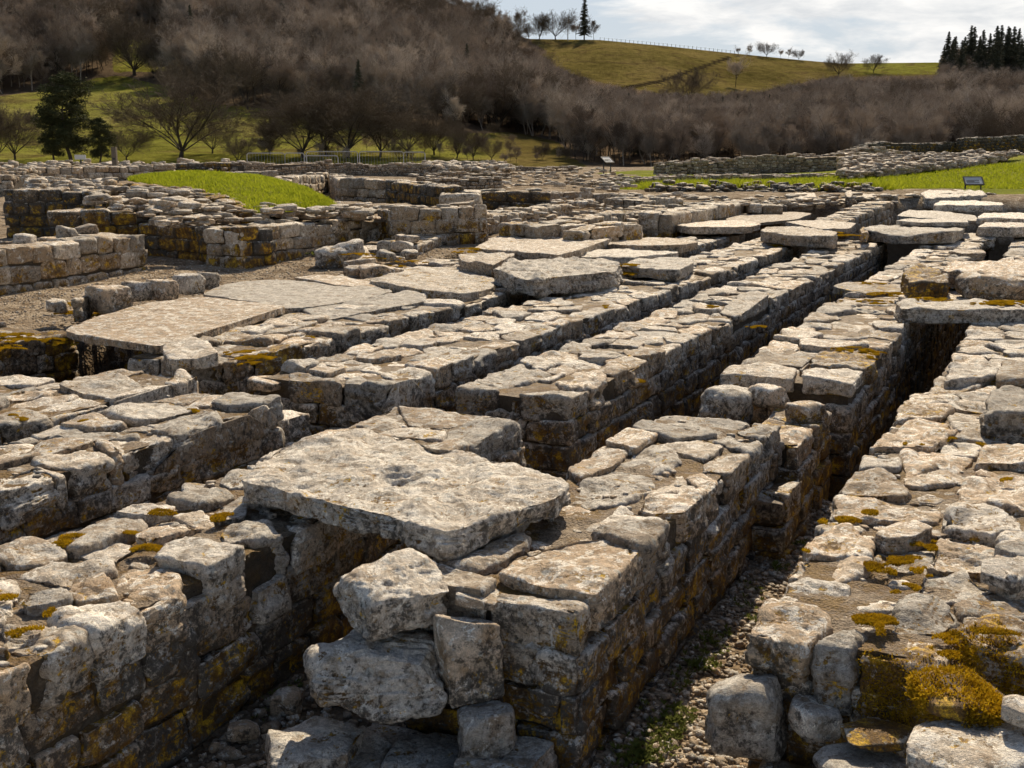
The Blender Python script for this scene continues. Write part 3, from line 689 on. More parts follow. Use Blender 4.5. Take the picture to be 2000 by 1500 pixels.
def plant(proto, name, loc, label, cat='tree', group=None, scale=1., rot=0., sz=1., sx=1.):
    e = empty(name, loc, label, cat, group); e.scale = (scale*sx, scale*sx, scale*sz); e.rotation_euler.z = rot
    for me, nm in ((proto[0], 'trunk'), (proto[1], proto[2])):
        o = bpy.data.objects.new(nm, me); COL.objects.link(o); o.parent = e
    return e
OAKS = [tree_parts(*bare_tree(12, s, 9, 1.1, .10, .20, 8, .011), 'crown', 'bark', 'fieldtwig') for s in (1, 2, 3)]
TALL = [tree_parts(*bare_tree(13, s, 7, .75, .18, .15, 3, .013, True), 'crown', 'bark', 'twig') for s in (11, 12, 13, 14)]
PALE = [tree_parts(*bare_tree(13, s, 5, .6, .22, .2, 3, .015, True), 'crown', 'twigpale', 'twigpale') for s in (21, 22)]
BUSH = [tree_parts(*bare_tree(4.2, s, 8, 1.3, .05, .05, 5, .010), 'crown', 'bark', 'fieldtwig') for s in (31, 32)]
PINE = [tree_parts(*scots_pine(10.5, 2.6, s), 'crown', 'bark', 'pine') for s in (5, 6)]
SPR = [tree_parts(*conifer(15, 2.9, s, dens=1.15), 'crown', 'bark', 'spruce') for s in (8, 9, 10)]
def tree_at(px, pyb, hpx, proto, Hp, name, label, group=None, D=None, sz=1., seed=0, sx=1.):
    if D: p = (float(x_of(px, D, e_of(pyb))), D, HC+float(e_of(pyb))*D)
    else: p = hp(px, pyb)
    s = hpx*p[1]/F_PX/10.4; return plant(proto, name, p, label, 'tree', group, s, seed*1.7, sz, sx)
G1 = 'bare trees in the sloping pasture'
for i, (px, pb, h, pr, Hp, lab, sx) in enumerate([
    (352, 312, 172, 0, 9.6, 'wide spreading bare tree in the pasture just right of the dark pine clump', 1.35),
    (590, 308, 130, 1, 9.6, 'bare tree with broad round crown behind the left end of the steel barriers', 1.3),
    (680, 308, 150, 2, 9.6, 'broad bare tree behind the middle of the steel barriers', 1.35),
    (262, 146, 112, 1, 9.6, 'leafless tree standing alone with dark trunk in the small high clearing of the wood', 1),
    (300, 152, 70, 2, 9.6, 'small leafless tree right of the dark trunk in the high clearing', 1),
    (430, 205, 120, 0, 9.6, 'bare tree at the upper edge of the pasture, above the spreading crown', 1),
    (485, 214, 110, 1, 9.6, 'bare tree with leaning trunk where the pasture meets the wood', 1),
    (795, 305, 95, 2, 9.6, 'thin bare tree behind the right end of the steel barriers', 1),
    (848, 303, 85, 0, 9.6, 'slim dark stemmed tree right of the steel barriers', 1),
    (925, 312, 58, 1, 9.6, 'low crooked tree with twisted stems in the lower pasture', 1),
    (960, 313, 42, 2, 9.6, 'smallest crooked tree in the lower pasture, right of the twisted stems', 1),
    (415, 300, 74, 2, 9.6, 'smaller bare tree just right of the wide spreading crown', 1.1),
    (528, 302, 92, 0, 9.6, 'dense bare tree directly left of the steel barriers', 1.2),
    (640, 306, 132, 1, 9.6, 'tall leafless crown between the two broad ones behind the barriers', 1.1),
    (742, 307, 116, 0, 9.6, 'bare tree behind the bright barrier, its crown joining the broad one', 1.1),
    (892, 309, 66, 1, 9.6, 'slight bare tree between the slim dark stem and the twisted stems', 1),
    (248, 314, 64, 2, 9.6, 'short twiggy tree between the pines and the wide spreading crown', 1.1),
    (376, 208, 104, 2, 9.6, 'bare tree on the pasture edge straight above the wide spreading crown', 1),
    (-6, 314, 128, 0, 9.6, 'tree cut off by the left edge of the picture', 1),
    (30, 312, 105, 2, 9.6, 'pale twiggy tree at the left edge of the picture', 1)]):
    tree_at(px, pb, h, OAKS[pr], Hp, 'bare_tree', lab, G1, seed=i, sx=sx)
for i, (px, pb, h, lab) in enumerate([(140, 316, 170, 'tall dark scots pine standing in front of the green pasture'), (105, 318, 92, 'lower left pine of the dark pine clump'), (195, 318, 86, 'lower right pine of the dark pine clump')]):
    tree_at(px, pb, h, PINE[i % 2], 10.9, 'pine_tree', lab, 'dark pines in front of the pasture', D=112, seed=i+3, sx=1.15)
for i, (px, pb, h, lab) in enumerate([(884, 262, 32, 'rounded bare thorn bush in the middle of the lower pasture'), (966, 264, 26, 'small round bush at the right end of the lower pasture'), (1060, 312, 34, 'sprawling low bush in the pasture corner below the wood'), (1105, 314, 28, 'thin low bush nearest the standing sign'), (60, 250, 30, 'leafless bush on the pasture left of the pine')]):
    tree_at(px, pb, h, BUSH[i % 2], 3.6, 'bush', lab, 'bushes in the lower pasture', seed=i)
# right hand ridge
tree_at(1141, 77, 84, SPR[0], 15, 'spruce_tree', 'tall ragged conifer alone on the ridge against the sky', seed=2)
for i, (px, pb, h, sz) in enumerate([(958, 36, 34, 1), (985, 52, 32, 1), (1015, 72, 56, 1), (1032, 74, 30, 1), (1053, 76, 46, 1), (1085, 77, 54, 1), (1125, 78, 42, 1), (1160, 78, 44, 1), (930, 22, 30, 1)]):
    tree_at(px, pb, h, (TALL[:3]+OAKS)[i % 6], (12.5, 12.5, 12.5, 9.6, 9.6, 9.6)[i % 6], 'bare_tree', 
            ['leafless tree on the crest where the wood slopes down to the ridge', 'thin tree just above the dark crest thicket', 'dense dark tree at the left end of the grassy ridge', 'low bare tree in the dark hedge left of the tall conifer', 'bare tree between the dark thicket and the ridge pole', 'rounded bare tree left of the ridge pole', 'bare tree hugging the left side of the tall conifer', 'bare tree hugging the right side of the tall conifer', 'highest leafless tree on the wooded crest'][i], 'trees along the skyline left of the field', seed=i)
for i, (px, pb, h, k, lab) in enumerate([(1441, 108, 19, 1, 'leftmost low bush of the skyline trees in the middle'), (1464, 109, 24, 1, 'thin upright sapling on the middle skyline'), (1497, 111, 28, 0, 'dark leaning tree on the middle skyline'), (1524, 113, 20, 1, 'spindly tree right of the dark leaning skyline tree'), (1540, 114, 22, 1, 'second spindly tree on the middle skyline'), (1560, 117, 20, 0, 'round low tree ending the middle skyline row'),
    (1637, 150, 46, 0, 'pale rounded bare tree crossing the skyline left of the small bright field'), (1706, 142, 34, 0, 'pale round tree in front of the small bright field'), (1342, 205, 70, 0, 'wide bare tree below the diagonal hedge bank'), (1437, 170, 68, 1, 'upright brown tree on the ridge slope below the skyline row')]):
    tree_at(px, pb, h, (OAKS[i % 3] if k == 0 else TALL[i % 3]), 9.6 if k == 0 else 12.5, 'bare_tree', lab, 'single trees on the right hand ridge', seed=i+5)
rg = random.Random(5)
for i in range(34):
    px = 1838+i*6.6+rg.uniform(-4, 4); h = rg.uniform(84, 116)*(.72 if i == 0 else .85 if i < 3 else 1)
    words = ['first and lowest spruce at the left end of the plantation', 'second spruce from the left end of the plantation', 'third spruce from the left end of the plantation']
    e = tree_at(px, 168+rg.uniform(-6, 4)+i*.3, h, SPR[i % 3], 15, 'spruce_tree', words[i] if i < 3 else 'dark narrow spruce inside the dense plantation on the right skyline', 'spruces of the plantation on the right skyline', D=rg.uniform(370, 412), seed=i, sx=1.25)
# the wood: nobody can count these trees
def make_wood():
    coll = bpy.data.collections.new('wood_tree_kinds'); rg = random.Random(77); kinds = []
    for i, (pr, s) in enumerate([(TALL[0], 1), (TALL[1], 1), (TALL[2], 1), (PALE[0], 1), (PALE[1], 1), (TALL[3], 1.1), (OAKS[2], 1.1), (SPR[0], .6)]):
        V = []; Fq = []; off = 0; bm_me = []
        for me in pr[:2]:
            v = np.empty(len(me.vertices)*3, np.float32); me.vertices.foreach_get('co', v); n = len(me.loops); li = np.empty(n, np.int32); me.loops.foreach_get('vertex_index', li)
            V.append(v.reshape(-1, 3)); Fq.append((li+off).reshape(len(me.polygons), -1)); off += len(me.vertices)
        a = Fq[0]; b = Fq[1]; o = mesh_from('wood_tree_%d' % i, np.concatenate(V), np.concatenate([a, b]), pr[0].materials[0], link=False, smooth=False)
        o.data.materials.append(pr[1].materials[0]); mi = np.zeros(len(a)+len(b), np.int32); mi[len(a):] = 1; o.data.polygons.foreach_set('material_index', mi)
        kinds.append(o.data); coll.objects.link(o)
    pts = []; rots = []; scl = []; idx = []
    n = 0
    while n < 120000 and len(pts) < 6600:
        n += 1; D = math.sqrt(rg.uniform(150**2, 436**2)); px = rg.uniform(-420, 2400) if rg.random() < .75 else rg.uniform(1030, 2100); z = float(hill_z(np.array([D]), np.array([px]))[0]); py = float(py_of((z-HC)/D))
        if bool(in_field(np.array([px]), np.array([py]))[0]): continue
        if D > 415 and 1000 < px < 1830: continue
        if bool(poly_mask(np.array([px]), np.array([py]), BARE[0])[0]): continue
        if px > 2150 and rg.random() < .5: continue
        # keep the skyline and the fields clear
        if px > 1150 and px < 1840 and py < 200: continue
        if px > 1000:
            lim = (py-float(np.interp(px, [1030, 1060, 1130, 1200, 1330, 1480, 1560, 1640, 1830, 1860], [80, 112, 145, 160, 172, 170, 152, 138, 138, 60])))*D/F_PX/12.5
            if lim < .12: continue
        k = rg.choices(range(8), (6, 6, 6, 5, 5, 6, 1.5, .5))[0]
        s = rg.uniform(.7, 1.45)*(.85 if px > 1150 else 1)
        if px > 1150: s *= np.interp(py, [190, 240], [.6, 1.])
        if px > 1000: s = min(s, lim*rg.uniform(.85, 1.1))
        pts.append((float(x_of(px, D, (z-HC)/D)), D, z-.2)); rots.append(rg.uniform(0, 6.28)); scl.append(s*float(np.interp(D, [150, 300, 436], [.8, 1., 1.]))); idx.append(k)
        if 780 < px < 1120 and D > 385: scl[-1] *= .5
    for i in range(38):        # scrub between the pasture trees
        px = rg.uniform(430, 1110); D = rg.uniform(148, 172); z = float(hill_z(np.array([D]), np.array([px]))[0])
        pts.append((float(x_of(px, D, (z-HC)/D)), D, z-.1)); rots.append(rg.uniform(0, 6.28)); scl.append(rg.uniform(.12, .34)); idx.append(rg.choice((0, 1, 2, 5, 6)))
    me = bpy.data.meshes.new('woodland'); me.from_pydata(pts, [], [])
    for nm, ty, dat in (('rz', 'FLOAT', rots), ('sc', 'FLOAT', scl), ('kind_index', 'INT', idx)):
        a = me.attributes.new(nm, ty, 'POINT'); a.data.foreach_set('value', dat)
    o = bpy.data.objects.new('woodland', me); COL.objects.link(o); tag(o, 'dense leafless brown wood covering the hillside behind the ruins', 'woodland', kind='stuff')
    ng = bpy.data.node_groups.new('woodland_scatter', 'GeometryNodeTree'); ng.interface.new_socket('Geometry', in_out='INPUT', socket_type='NodeSocketGeometry'); ng.interface.new_socket('Geometry', in_out='OUTPUT', socket_type='NodeSocketGeometry')
    N = ng.nodes; L = ng.links; gi = N.new('NodeGroupInput'); go = N.new('NodeGroupOutput'); ip = N.new('GeometryNodeInstanceOnPoints'); ci = N.new('GeometryNodeCollectionInfo')
    ci.inputs['Collection'].default_value = coll; ci.inputs['Separate Children'].default_value = True; ci.inputs['Reset Children'].default_value = True
    def attr(nm, ty):
        q = N.new('GeometryNodeInputNamedAttribute'); q.data_type = ty; q.inputs['Name'].default_value = nm; return q.outputs[0]
    L.new(gi.outputs[0], ip.inputs['Points']); L.new(ci.outputs[0], ip.inputs['Instance']); ip.inputs['Pick Instance'].default_value = True; L.new(attr('kind_index', 'INT'), ip.inputs['Instance Index'])
    cx = N.new('ShaderNodeCombineXYZ'); L.new(attr('rz', 'FLOAT'), cx.inputs[2]); L.new(cx.outputs[0], ip.inputs['Rotation']); cs = N.new('ShaderNodeCombineXYZ')
    for i in range(3): L.new(attr('sc', 'FLOAT'), cs.inputs[i])
    L.new(cs.outputs[0], ip.inputs['Scale']); L.new(ip.outputs[0], go.inputs[0]); md = o.modifiers.new('scatter', 'NODES'); md.node_group = ng
make_wood()
# ================================================================== granary walls
GW = 'low parallel sleeper walls of the granary'
S = lambda P, z=0., th=.15, **k: (P, z, th, k)
manA = [S(c1((-70, 1085), (50, 1082), (94, 1112), (70, 1150), (-90, 1190)), .0, .17), S(c1((0, 1000), (20, 972), (160, 975), (290, 985), (302, 1010), (122, 1060), (60, 1078), (-30, 1060)), .0, .17),
    S(c1((195, 950), (290, 892), (470, 880), (512, 905), (500, 945), (305, 995), (215, 975)), .0, .17), S(c1((405, 830), (460, 772), (570, 765), (670, 800), (690, 870), (600, 925), (520, 930), (430, 870)), -.012, .15, mat=1, hue=.9),
    S(c1((568, 722), (600, 680), (690, 655), (868, 682), (716, 742)), .035, .11, p=22, chips=1, hue=.3), S(c1((790, 640), (850, 597), (980, 600), (1018, 645), (905, 675), (830, 668)), .0, .16),
    S(c1((0, 730), (60, 690), (180, 668), (262, 712), (150, 748), (20, 748)), .01), S(c1((190, 662), (420, 585), (520, 590), (510, 625), (400, 670), (280, 705), (215, 690)), .015),
    S(c1((278, 718), (400, 672), (500, 672), (510, 692), (420, 742), (320, 738)), .0), S(c1((30, 795), (150, 748), (400, 752), (410, 790), (260, 842), (150, 812)), -.005), S(c1((55, 885), (100, 850), (240, 840), (268, 862), (200, 895), (110, 905)), .02, .1),
    S(c1((-90, 890), (-20, 800), (50, 800), (60, 870), (20, 960), (-100, 985)), .0),
    S(c1((490, 655), (540, 610), (700, 590), (742, 607), (620, 650), (520, 668)), .02, .12), S(c1((455, 562), (520, 530), (640, 528), (668, 552), (560, 577)), .01), S(c1((612, 512), (680, 480), (800, 474), (872, 502), (760, 537), (670, 530)), .01),
    S(c1((775, 565), (830, 530), (915, 530), (900, 578), (800, 592)), .01, .1), S(c1((795, 452), (860, 420), (940, 412), (1000, 450), (850, 475)), .0)]
manA.append(S(c1((585, 915), (690, 850), (720, 815), (875, 745), (890, 800), (740, 880), (620, 950)), -.075, .14, hue=.6))
for m in manA: m[3].pop('mat', None)
gwall(1.35, 5.34, -3.30, -2.50, 0., 'lichen spotted low wall in the left foreground that runs under the big broken slab', name='sleeper_wall', split=True, fillers=True, manual=manA, seed=3, moss=.08, group=GW, jit=.012)
manB = [S(c1((-60, 480), (60, 404), (130, 393), (198, 425), (150, 455), (40, 500)), .0, .17), S(c1((104, 368), (240, 338), (375, 338), (402, 365), (250, 397), (200, 402), (140, 385)), .0, .17), S(c1((388, 312), (500, 285), (620, 275), (643, 297), (540, 345), (420, 350)), -.01, .17),
    S(c1((548, 252), (620, 215), (800, 194), (858, 232), (720, 282), (640, 282)), .01, .18), S(c1((858, 218), (930, 208), (945, 232), (870, 255)), -.005), S(c1((943, 185), (1000, 165), (1060, 168), (1077, 200), (980, 218)), .015),
    S(c1((770, 155), (880, 108), (1100, 108), (1118, 132), (980, 168), (850, 168)), .02, .12), S(c1((390, 202), (520, 155), (640, 152), (742, 170), (560, 217), (480, 222)), .02, .12), S(c1((178, 232), (240, 205), (380, 203), (462, 235), (330, 252)), .02, .1),
    S(c1((38, 267), (110, 235), (190, 240), (292, 257), (140, 287)), .0), S(c1((160, 290), (260, 260), (500, 262), (505, 285), (330, 302)), .0), S(c1((-120, 350), (0, 300), (130, 310), (110, 345), (-20, 385)), .0)]
gwall(2.4, 5.15, -4.63, -3.93, 0., 'squat low wall left of the big broken slab with large squared coping blocks', name='sleeper_wall', split=True, fillers=True, manual=manB, seed=4, moss=.1, group=GW, jit=.012)
gwall(5.15, 5.45, -4.45, -3.98, -.13, 'low broken stub at the far end of the squat left wall', name='wall_stub', seed=41, moss=.1, cat='wall')
manC = [S(c1((208, 97), (280, 60), (440, 58), (532, 90), (400, 127), (300, 122)), .02, .12), S(c1((598, 77), (700, 40), (812, 34), (818, 50), (692, 88)), .02, .14), S(c1((530, 115), (640, 88), (692, 98), (690, 115), (560, 148)), .0), S(c1((-20, 150), (90, 105), (214, 110), (165, 137), (20, 152)), .01)]
gwall(3.4, 5.52, -5.55, -4.86, 0., 'low wall at the left edge ending in front of the small propped block', name='sleeper_wall', split=True, fillers=True, manual=manC, seed=5, moss=.15, group=GW)
manC2 = [S([(436, 712), (470, 690), (505, 697), (500, 715), (460, 730)], .0, .16), S([(508, 690), (530, 672), (560, 676), (585, 668), (584, 688), (540, 700)], .0, .16, moss=.45)]
gwall(5.93, 20.2, -5.92, -5.04, 0., 'long wall whose edge is a row of squared stones, running under the worn flagstones', name='sleeper_wall', z0=-1.3, manual=manC2, seed=6, moss=.2, group=GW, faces='RNF')
manD2 = [S(c2((-120, 92), (-60, 45), (100, 70), (90, 110), (-40, 115)), .0, .14), S(c2((78, 105), (180, 60), (365, 62), (386, 110), (240, 137), (110, 142)), .01, .2), S(c2((380, 70), (460, 60), (472, 90), (400, 120)), .0)]
gwall(5.7, 19.4, -4.58, -3.63, 0., 'second long wall from the left beyond the cross passage, with broad weathered end block', name='sleeper_wall', manual=manD2, z0=-1.3, seed=7, moss=.14, group=GW, faces='RNF')
manA2 = [S(c2((630, 80), (700, 35), (790, 20), (900, 62), (760, 88), (700, 110)), .0, .17), S(c2((908, 75), (1000, 38), (1090, 55), (1110, 85), (1070, 110), (930, 115)), .0, .2), S(c2((708, 132), (760, 88), (885, 97), (903, 132), (760, 150)), -.03, .13),
    S([(1405, 605), (1440, 578), (1480, 572), (1542, 582), (1500, 604), (1470, 615), (1440, 612)], .03, .1, p=14, chips=2)]
gwall(5.9, 19.3, -3.22, -2.47, 0., 'third long wall beyond the cross passage, its coping worn round and pale', name='sleeper_wall', manual=manA2, z0=-1.3, seed=8, moss=.12, group=GW, faces='RNF')
manF = [S(c2((708, 790), (760, 735), (900, 680), (1000, 655), (1190, 648), (1246, 690), (1130, 792), (1038, 862), (870, 840)), .02, .13, p=16, chips=2, rough=.004), S(c2((478, 722), (600, 640), (760, 618), (818, 645), (800, 690), (700, 742), (620, 772), (560, 762)), .015, .15),
    S(c2((1036, 628), (1130, 600), (1300, 596), (1322, 640), (1270, 700), (1240, 668), (1140, 648)), .03, .15), S(c2((1186, 542), (1250, 490), (1440, 478), (1458, 512), (1400, 562), (1260, 562)), .015), S(c3((262, 442), (330, 420), (398, 450), (408, 480), (340, 492)), .0, .2),
    S(c3((425, 262), (500, 240), (582, 243), (584, 290), (520, 302)), .0, .2), S(c3((300, 400), (372, 350), (470, 345), (478, 375), (400, 422)), .0), S(c3((360, 302), (430, 280), (538, 290), (535, 340), (440, 345)), .0, .2),
    S(c2((1078, 302), (1200, 248), (1285, 270), (1205, 322)), .03, .1), S(c2((955, 405), (1070, 312), (1192, 320), (1130, 392), (1000, 445)), .0), S(c2((960, 520), (1010, 450), (1130, 400), (1260, 430), (1290, 470), (1180, 520), (1040, 545)), -.005), S(c2((1140, 395), (1210, 325), (1300, 330), (1390, 360), (1330, 410), (1230, 425)), -.01),
    S(c2((790, 640), (860, 580), (960, 545), (1040, 560), (1100, 590), (1030, 625), (900, 660)), -.03, .1)]
gwall(3.05, 5.82, -1.90, -1.235, 0., 'middle foreground wall with a broad flat slab at its corner and mossy right face', name='sleeper_wall', split=True, fillers=True, manual=manF, seed=9, moss=.1, group=GW)
manG = [S([(1398, 740), (1440, 715), (1500, 712), (1560, 722), (1540, 745), (1470, 748)], .02, .1, p=14), S([(1550, 752), (1570, 725), (1650, 720), (1712, 722), (1650, 758)], .02, .1, p=14), S([(1440, 712), (1500, 685), (1600, 690), (1570, 715)], .01), S([(1580, 715), (1600, 688), (1700, 678), (1740, 700), (1700, 722)], .01, moss=.3)]
gwall(7.05, 21.6, -1.90, -1.06, 0., 'long pale wall in the middle right, opposite the deepest trench', name='sleeper_wall', manual=manG, z0=-1.3, seed=10, moss=.14, group=GW, faces='RNF')
gwall(5.84, 6.75, -1.45, -1.12, -.10, 'narrow stub of stones between the mossy foreground wall and the pale wall', name='wall_stub', seed=42, moss=.5, cat='wall')
gwall(5.35, 6.2, -1.27, -1.10, -.28, 'low stone step at the foot of the narrow stub', name='stone_step', seed=43, moss=.6, cat='step')
manH = [S(c3((442, 965), (480, 902), (620, 888), (780, 930), (810, 985), (700, 1042), (560, 1012), (460, 1002)), .0, .26, hue=.95, p=8), S(c3((538, 892), (600, 830), (700, 808), (860, 828), (884, 880), (840, 915), (700, 912)), -.01), S(c3((628, 792), (660, 735), (800, 718), (942, 740), (930, 782), (800, 828), (700, 802)), -.01, .13, p=13),
    S(c3((698, 722), (730, 640), (870, 618), (955, 680), (930, 732), (800, 715)), .0), S(c3((765, 562), (800, 498), (1000, 508), (1200, 520), (1190, 592), (1000, 585), (850, 595)), .0), S(c3((835, 472), (870, 408), (1000, 398), (1075, 470), (1065, 505), (870, 500)), .01),
    S(c3((950, 632), (1000, 602), (1100, 592), (1178, 618), (1100, 650), (1000, 652)), .05, .07, p=7), S(c3((898, 402), (950, 350), (1050, 358), (1052, 400)), .01, .1), S(c3((988, 322), (1080, 220), (1230, 222), (1258, 267), (1170, 322)), .02), 
    S(c3((878, 1095), (950, 1022), (1080, 1008), (1200, 1060), (1220, 1132), (1130, 1175), (1000, 1150)), -.02, .24, moss=.42, p=14), S(c3((715, 1092), (760, 1050), (900, 1003), (935, 1020), (862, 1102), (760, 1112)), -.01, .2, p=16, chips=1, hue=.2),
    S(c3((998, 990), (1060, 880), (1200, 875), (1272, 950), (1200, 1005)), .0), S(c3((1088, 832), (1130, 788), (1280, 785), (1402, 850), (1280, 885), (1100, 882)), .0), S(c3((1148, 775), (1200, 650), (1300, 633), (1412, 690), (1380, 780), (1200, 782)), .015, .15),
    S(c3((1213, 625), (1230, 550), (1330, 528), (1500, 580), (1500, 640), (1340, 642)), .03), S(c3((1238, 522), (1270, 440), (1500, 410), (1540, 440), (1520, 560)), .01), S(c3((1312, 372), (1350, 315), (1520, 320), (1560, 380)), .03, .1),
    S(c3((1270, 1020), (1290, 950), (1400, 943), (1540, 980), (1560, 1100), (1330, 1075)), .06, .2, moss=.4), S(c3((1260, 900), (1400, 860), (1560, 880), (1560, 960), (1400, 940), (1290, 945)), .0), S(c3((1380, 740), (1430, 660), (1600, 660), (1620, 780), (1450, 800)), .08, .15)]
gwall(3.16, 7.1, -.72, .95, 0., 'broad walkway of worn stones and moss along the right edge of the foreground', name='outer_wall', split=True, fillers=True, manual=manH, seed=12, moss=.22, jit=.01, cell=.26)
gwall(7.05, 10.6, -.60, 2.1, .0, 'broad wall top on the right beyond the raised blocks, beside the black trench', name='outer_wall', z0=-1.3, seed=13, moss=.2, jit=.012, cell=.27, faces='RNL')
gwall(10.6, 24.5, -.66, 3.0, -.02, 'far stretch of the right outer wall under the crossing slabs', name='outer_wall', z0=-1.3, seed=14, moss=.25, cell=.3, faces='NL')
gwall(7.5, 13.6, -7.66, -6.45, -.01, 'wide wall carrying the worn flagstones of the raised floor', name='sleeper_wall', z0=-1.3, seed=21, moss=.2, cell=.3, faces='RN')
gwall(3.6, 6.75, -8.9, -7.25, -.03, 'broken low wall top with thick yellow moss at the left edge', name='wall_stub', seed=22, moss=.7, cell=.22, ruin=.05, jit=.03)
gwall(4.35, 5.5, -7.2, -5.75, -.12, 'low block of masonry in front of the black hollow at the left edge', name='wall_stub', seed=23, moss=.1, cell=.4)
gwall(8.0, 9.6, -5.95, -5.6, -.02, 'flat joint stones between the floor slabs', name='wall_stub', seed=24, moss=.3, faces='N')
gwall(1.9, 3.12, -.66, 1.5, -.33, 'lower ledge of stones at the bottom right below the walkway end', name='wall_stub', seed=25, moss=.3, cell=.22, ruin=.04, jit=.03, faces='RLN')
gwall(2.55, 3.03, -2.0, -1.3, -.5, 'low footing under the angular boulder at the end of the foreground wall', name='wall_stub', seed=26, moss=.2, cell=.2, ruin=.04, jit=.03)
# ================================================================== capping slabs and flagstones
c7 = lambda *P: [(1200+x/2.5, 350+y/2.5) for x, y in P]          # crops used for reading positions off the photograph
c8 = lambda *P: [(450+x*.275, 300+y*.275) for x, y in P]
c9 = lambda *P: [(x*.25, 300+y*.25) for x, y in P]
slab([(466, 936), (545, 868), (723, 842), (893, 878), (1112, 938), (1098, 968), (930, 1012), (872, 1036), (780, 1006), (600, 950)], .125, .09,
     'large broken capping slab bridging the trench in the middle foreground', 'capping_slab', 'slab', p=15, chips=8, amp=1.9, n=130, rough=.004, hue=.33, chipk=(.93, 1.02))
SG = 'capping slabs still lying across the trenches'
slab([(124, 643), (200, 614), (300, 590), (400, 581), (560, 598), (520, 610), (440, 624), (345, 655), (310, 673), (240, 662), (150, 652)], .07, .065, 'large thin slab at the left with a black hollow under its front edge', 'capping_slab', 'slab', SG, p=16, rough=.003)
slab([(395, 575), (430, 556), (520, 545), (620, 548), (720, 556), (770, 566), (700, 585), (600, 600), (560, 603), (480, 588)], .04, .06, 'wide worn flagstone behind the large thin slab', group='flagstones of the raised floor', p=16)
slab([(572, 543), (640, 539), (740, 549), (745, 560), (660, 556)], .045, .05, 'narrow split flagstone with a raised lip, behind the wide worn flagstone', group='flagstones of the raised floor', p=16)
slab([(590, 604), (700, 586), (800, 572), (835, 572), (830, 588), (700, 605), (640, 618)], .03, .1, 'long grey flagstone right of the wide worn one', group='flagstones of the raised floor')
slab([(430, 628), (520, 612), (625, 614), (620, 632), (560, 650), (450, 655)], .0, .1, 'rough flagstone between the large thin slab and the mossy row of squared stones', group='flagstones of the raised floor', moss=.2)
slab([(395, 656), (450, 642), (512, 645), (515, 660), (470, 675), (430, 676)], .0, .1, 'small worn flagstone behind the propped block', group='flagstones of the raised floor', moss=.2)
slab([(316, 676), (340, 662), (372, 659), (412, 672), (426, 687), (380, 694), (330, 694)], .10, .1, 'small propped block at the right corner of the large thin slab', 'stone_block', 'stone', p=14, rough=.03)
slab([(720, 548), (800, 522), (900, 520), (968, 540), (962, 560), (910, 572), (820, 566)], .07, .11, 'broad cracked flagstone with orange moss along its front, left of the thick upper slabs', group='flagstones of the raised floor', moss=.12, p=14)
slab([(750, 590), (830, 578), (842, 590), (790, 604)], .0, .1, 'small grey flagstone beside the worn row of squared stones', group='flagstones of the raised floor')
slab([(896, 494), (925, 486), (1000, 486), (1003, 500), (962, 519), (902, 511)], .17, .13, 'thick slab with mossy left corner, left of the two big upper slabs', 'capping_slab', 'slab', SG, p=16)
slab([(925, 485), (962, 461), (1060, 457), (1150, 458), (1195, 465), (1120, 492), (1090, 498), (1005, 490)], .19, .12, 'wide smooth pale slab, rearmost of the upper group in the middle', 'capping_slab', 'slab', SG, p=16, rough=.004)
slab([(965, 524), (1000, 507), (1080, 502), (1180, 505), (1212, 514), (1205, 528), (1130, 533), (1040, 545), (1005, 540)], .20, .17, 'thick wavy edged slab with a dark hollow beneath, front of the upper group', 'capping_slab', 'slab', SG, p=16, chips=8, amp=1.3)
slab([(1213, 519), (1245, 504), (1352, 505), (1356, 512), (1322, 528)], .13, .12, 'smooth oblong block lying at the end of the upper slab group', 'capping_slab', 'slab', SG, p=24, chips=1)
slab([(1180, 476), (1240, 459), (1330, 462), (1366, 472), (1330, 482), (1240, 483)], .13, .1, 'long rough slab behind the smooth oblong block', 'capping_slab', 'slab', SG)
slab([(1100, 500), (1160, 488), (1250, 481), (1322, 481), (1326, 491), (1240, 503)], .1, .1, 'low grey slab between the wavy edged slab and the long rough slab', 'capping_slab', 'slab', SG)
slab([(1318, 441), (1325, 434), (1400, 428), (1450, 427), (1487, 437), (1462, 445), (1350, 446)], .17, .10, 'flat slab over a black hollow, left of the two thick crossing slabs', 'capping_slab', 'slab', SG, p=14)
slab(c7((540, 190), (600, 168), (900, 160), (965, 168), (900, 195), (720, 208), (620, 215)), .14, .07, 'thin broad flagstone behind the flat slab over the hollow', group=SG, p=14)
slab(c7((715, 255), (740, 225), (900, 218), (1090, 262), (1075, 290), (900, 280), (760, 265)), .21, .15, 'thick lichened slab laid across two walls, left one of the crossing pair', 'capping_slab', 'slab', SG, p=14)
slab(c7((830, 205), (1000, 198), (1180, 215), (1150, 240), (1000, 240)), .20, .08, 'flat slab touching the back of the left crossing slab', 'capping_slab', 'slab', SG)
slab(c7((1215, 255), (1285, 212), (1560, 212), (1710, 225), (1700, 250), (1660, 268), (1400, 272)), .2, .14, 'long straight slab, right one of the crossing pair', 'capping_slab', 'slab', SG, p=18, chips=2)
slab(c7((1200, 240), (1215, 232), (1240, 236), (1235, 262), (1205, 262)), .22, .14, 'small upright mossy stone between the crossing pair of slabs', 'stone_block', 'stone', None, moss=.5)
slab(c7((1375, 200), (1420, 192), (1720, 196), (1730, 210), (1500, 210)), .27, .07, 'thin straight slab behind the right crossing slab', 'capping_slab', 'slab', SG, p=20)
slab(c7((1380, 180), (1440, 150), (1760, 168), (1780, 190), (1500, 188)), .25, .1, 'cracked row of thin slabs below the square pale slab', 'capping_slab', 'slab', SG)
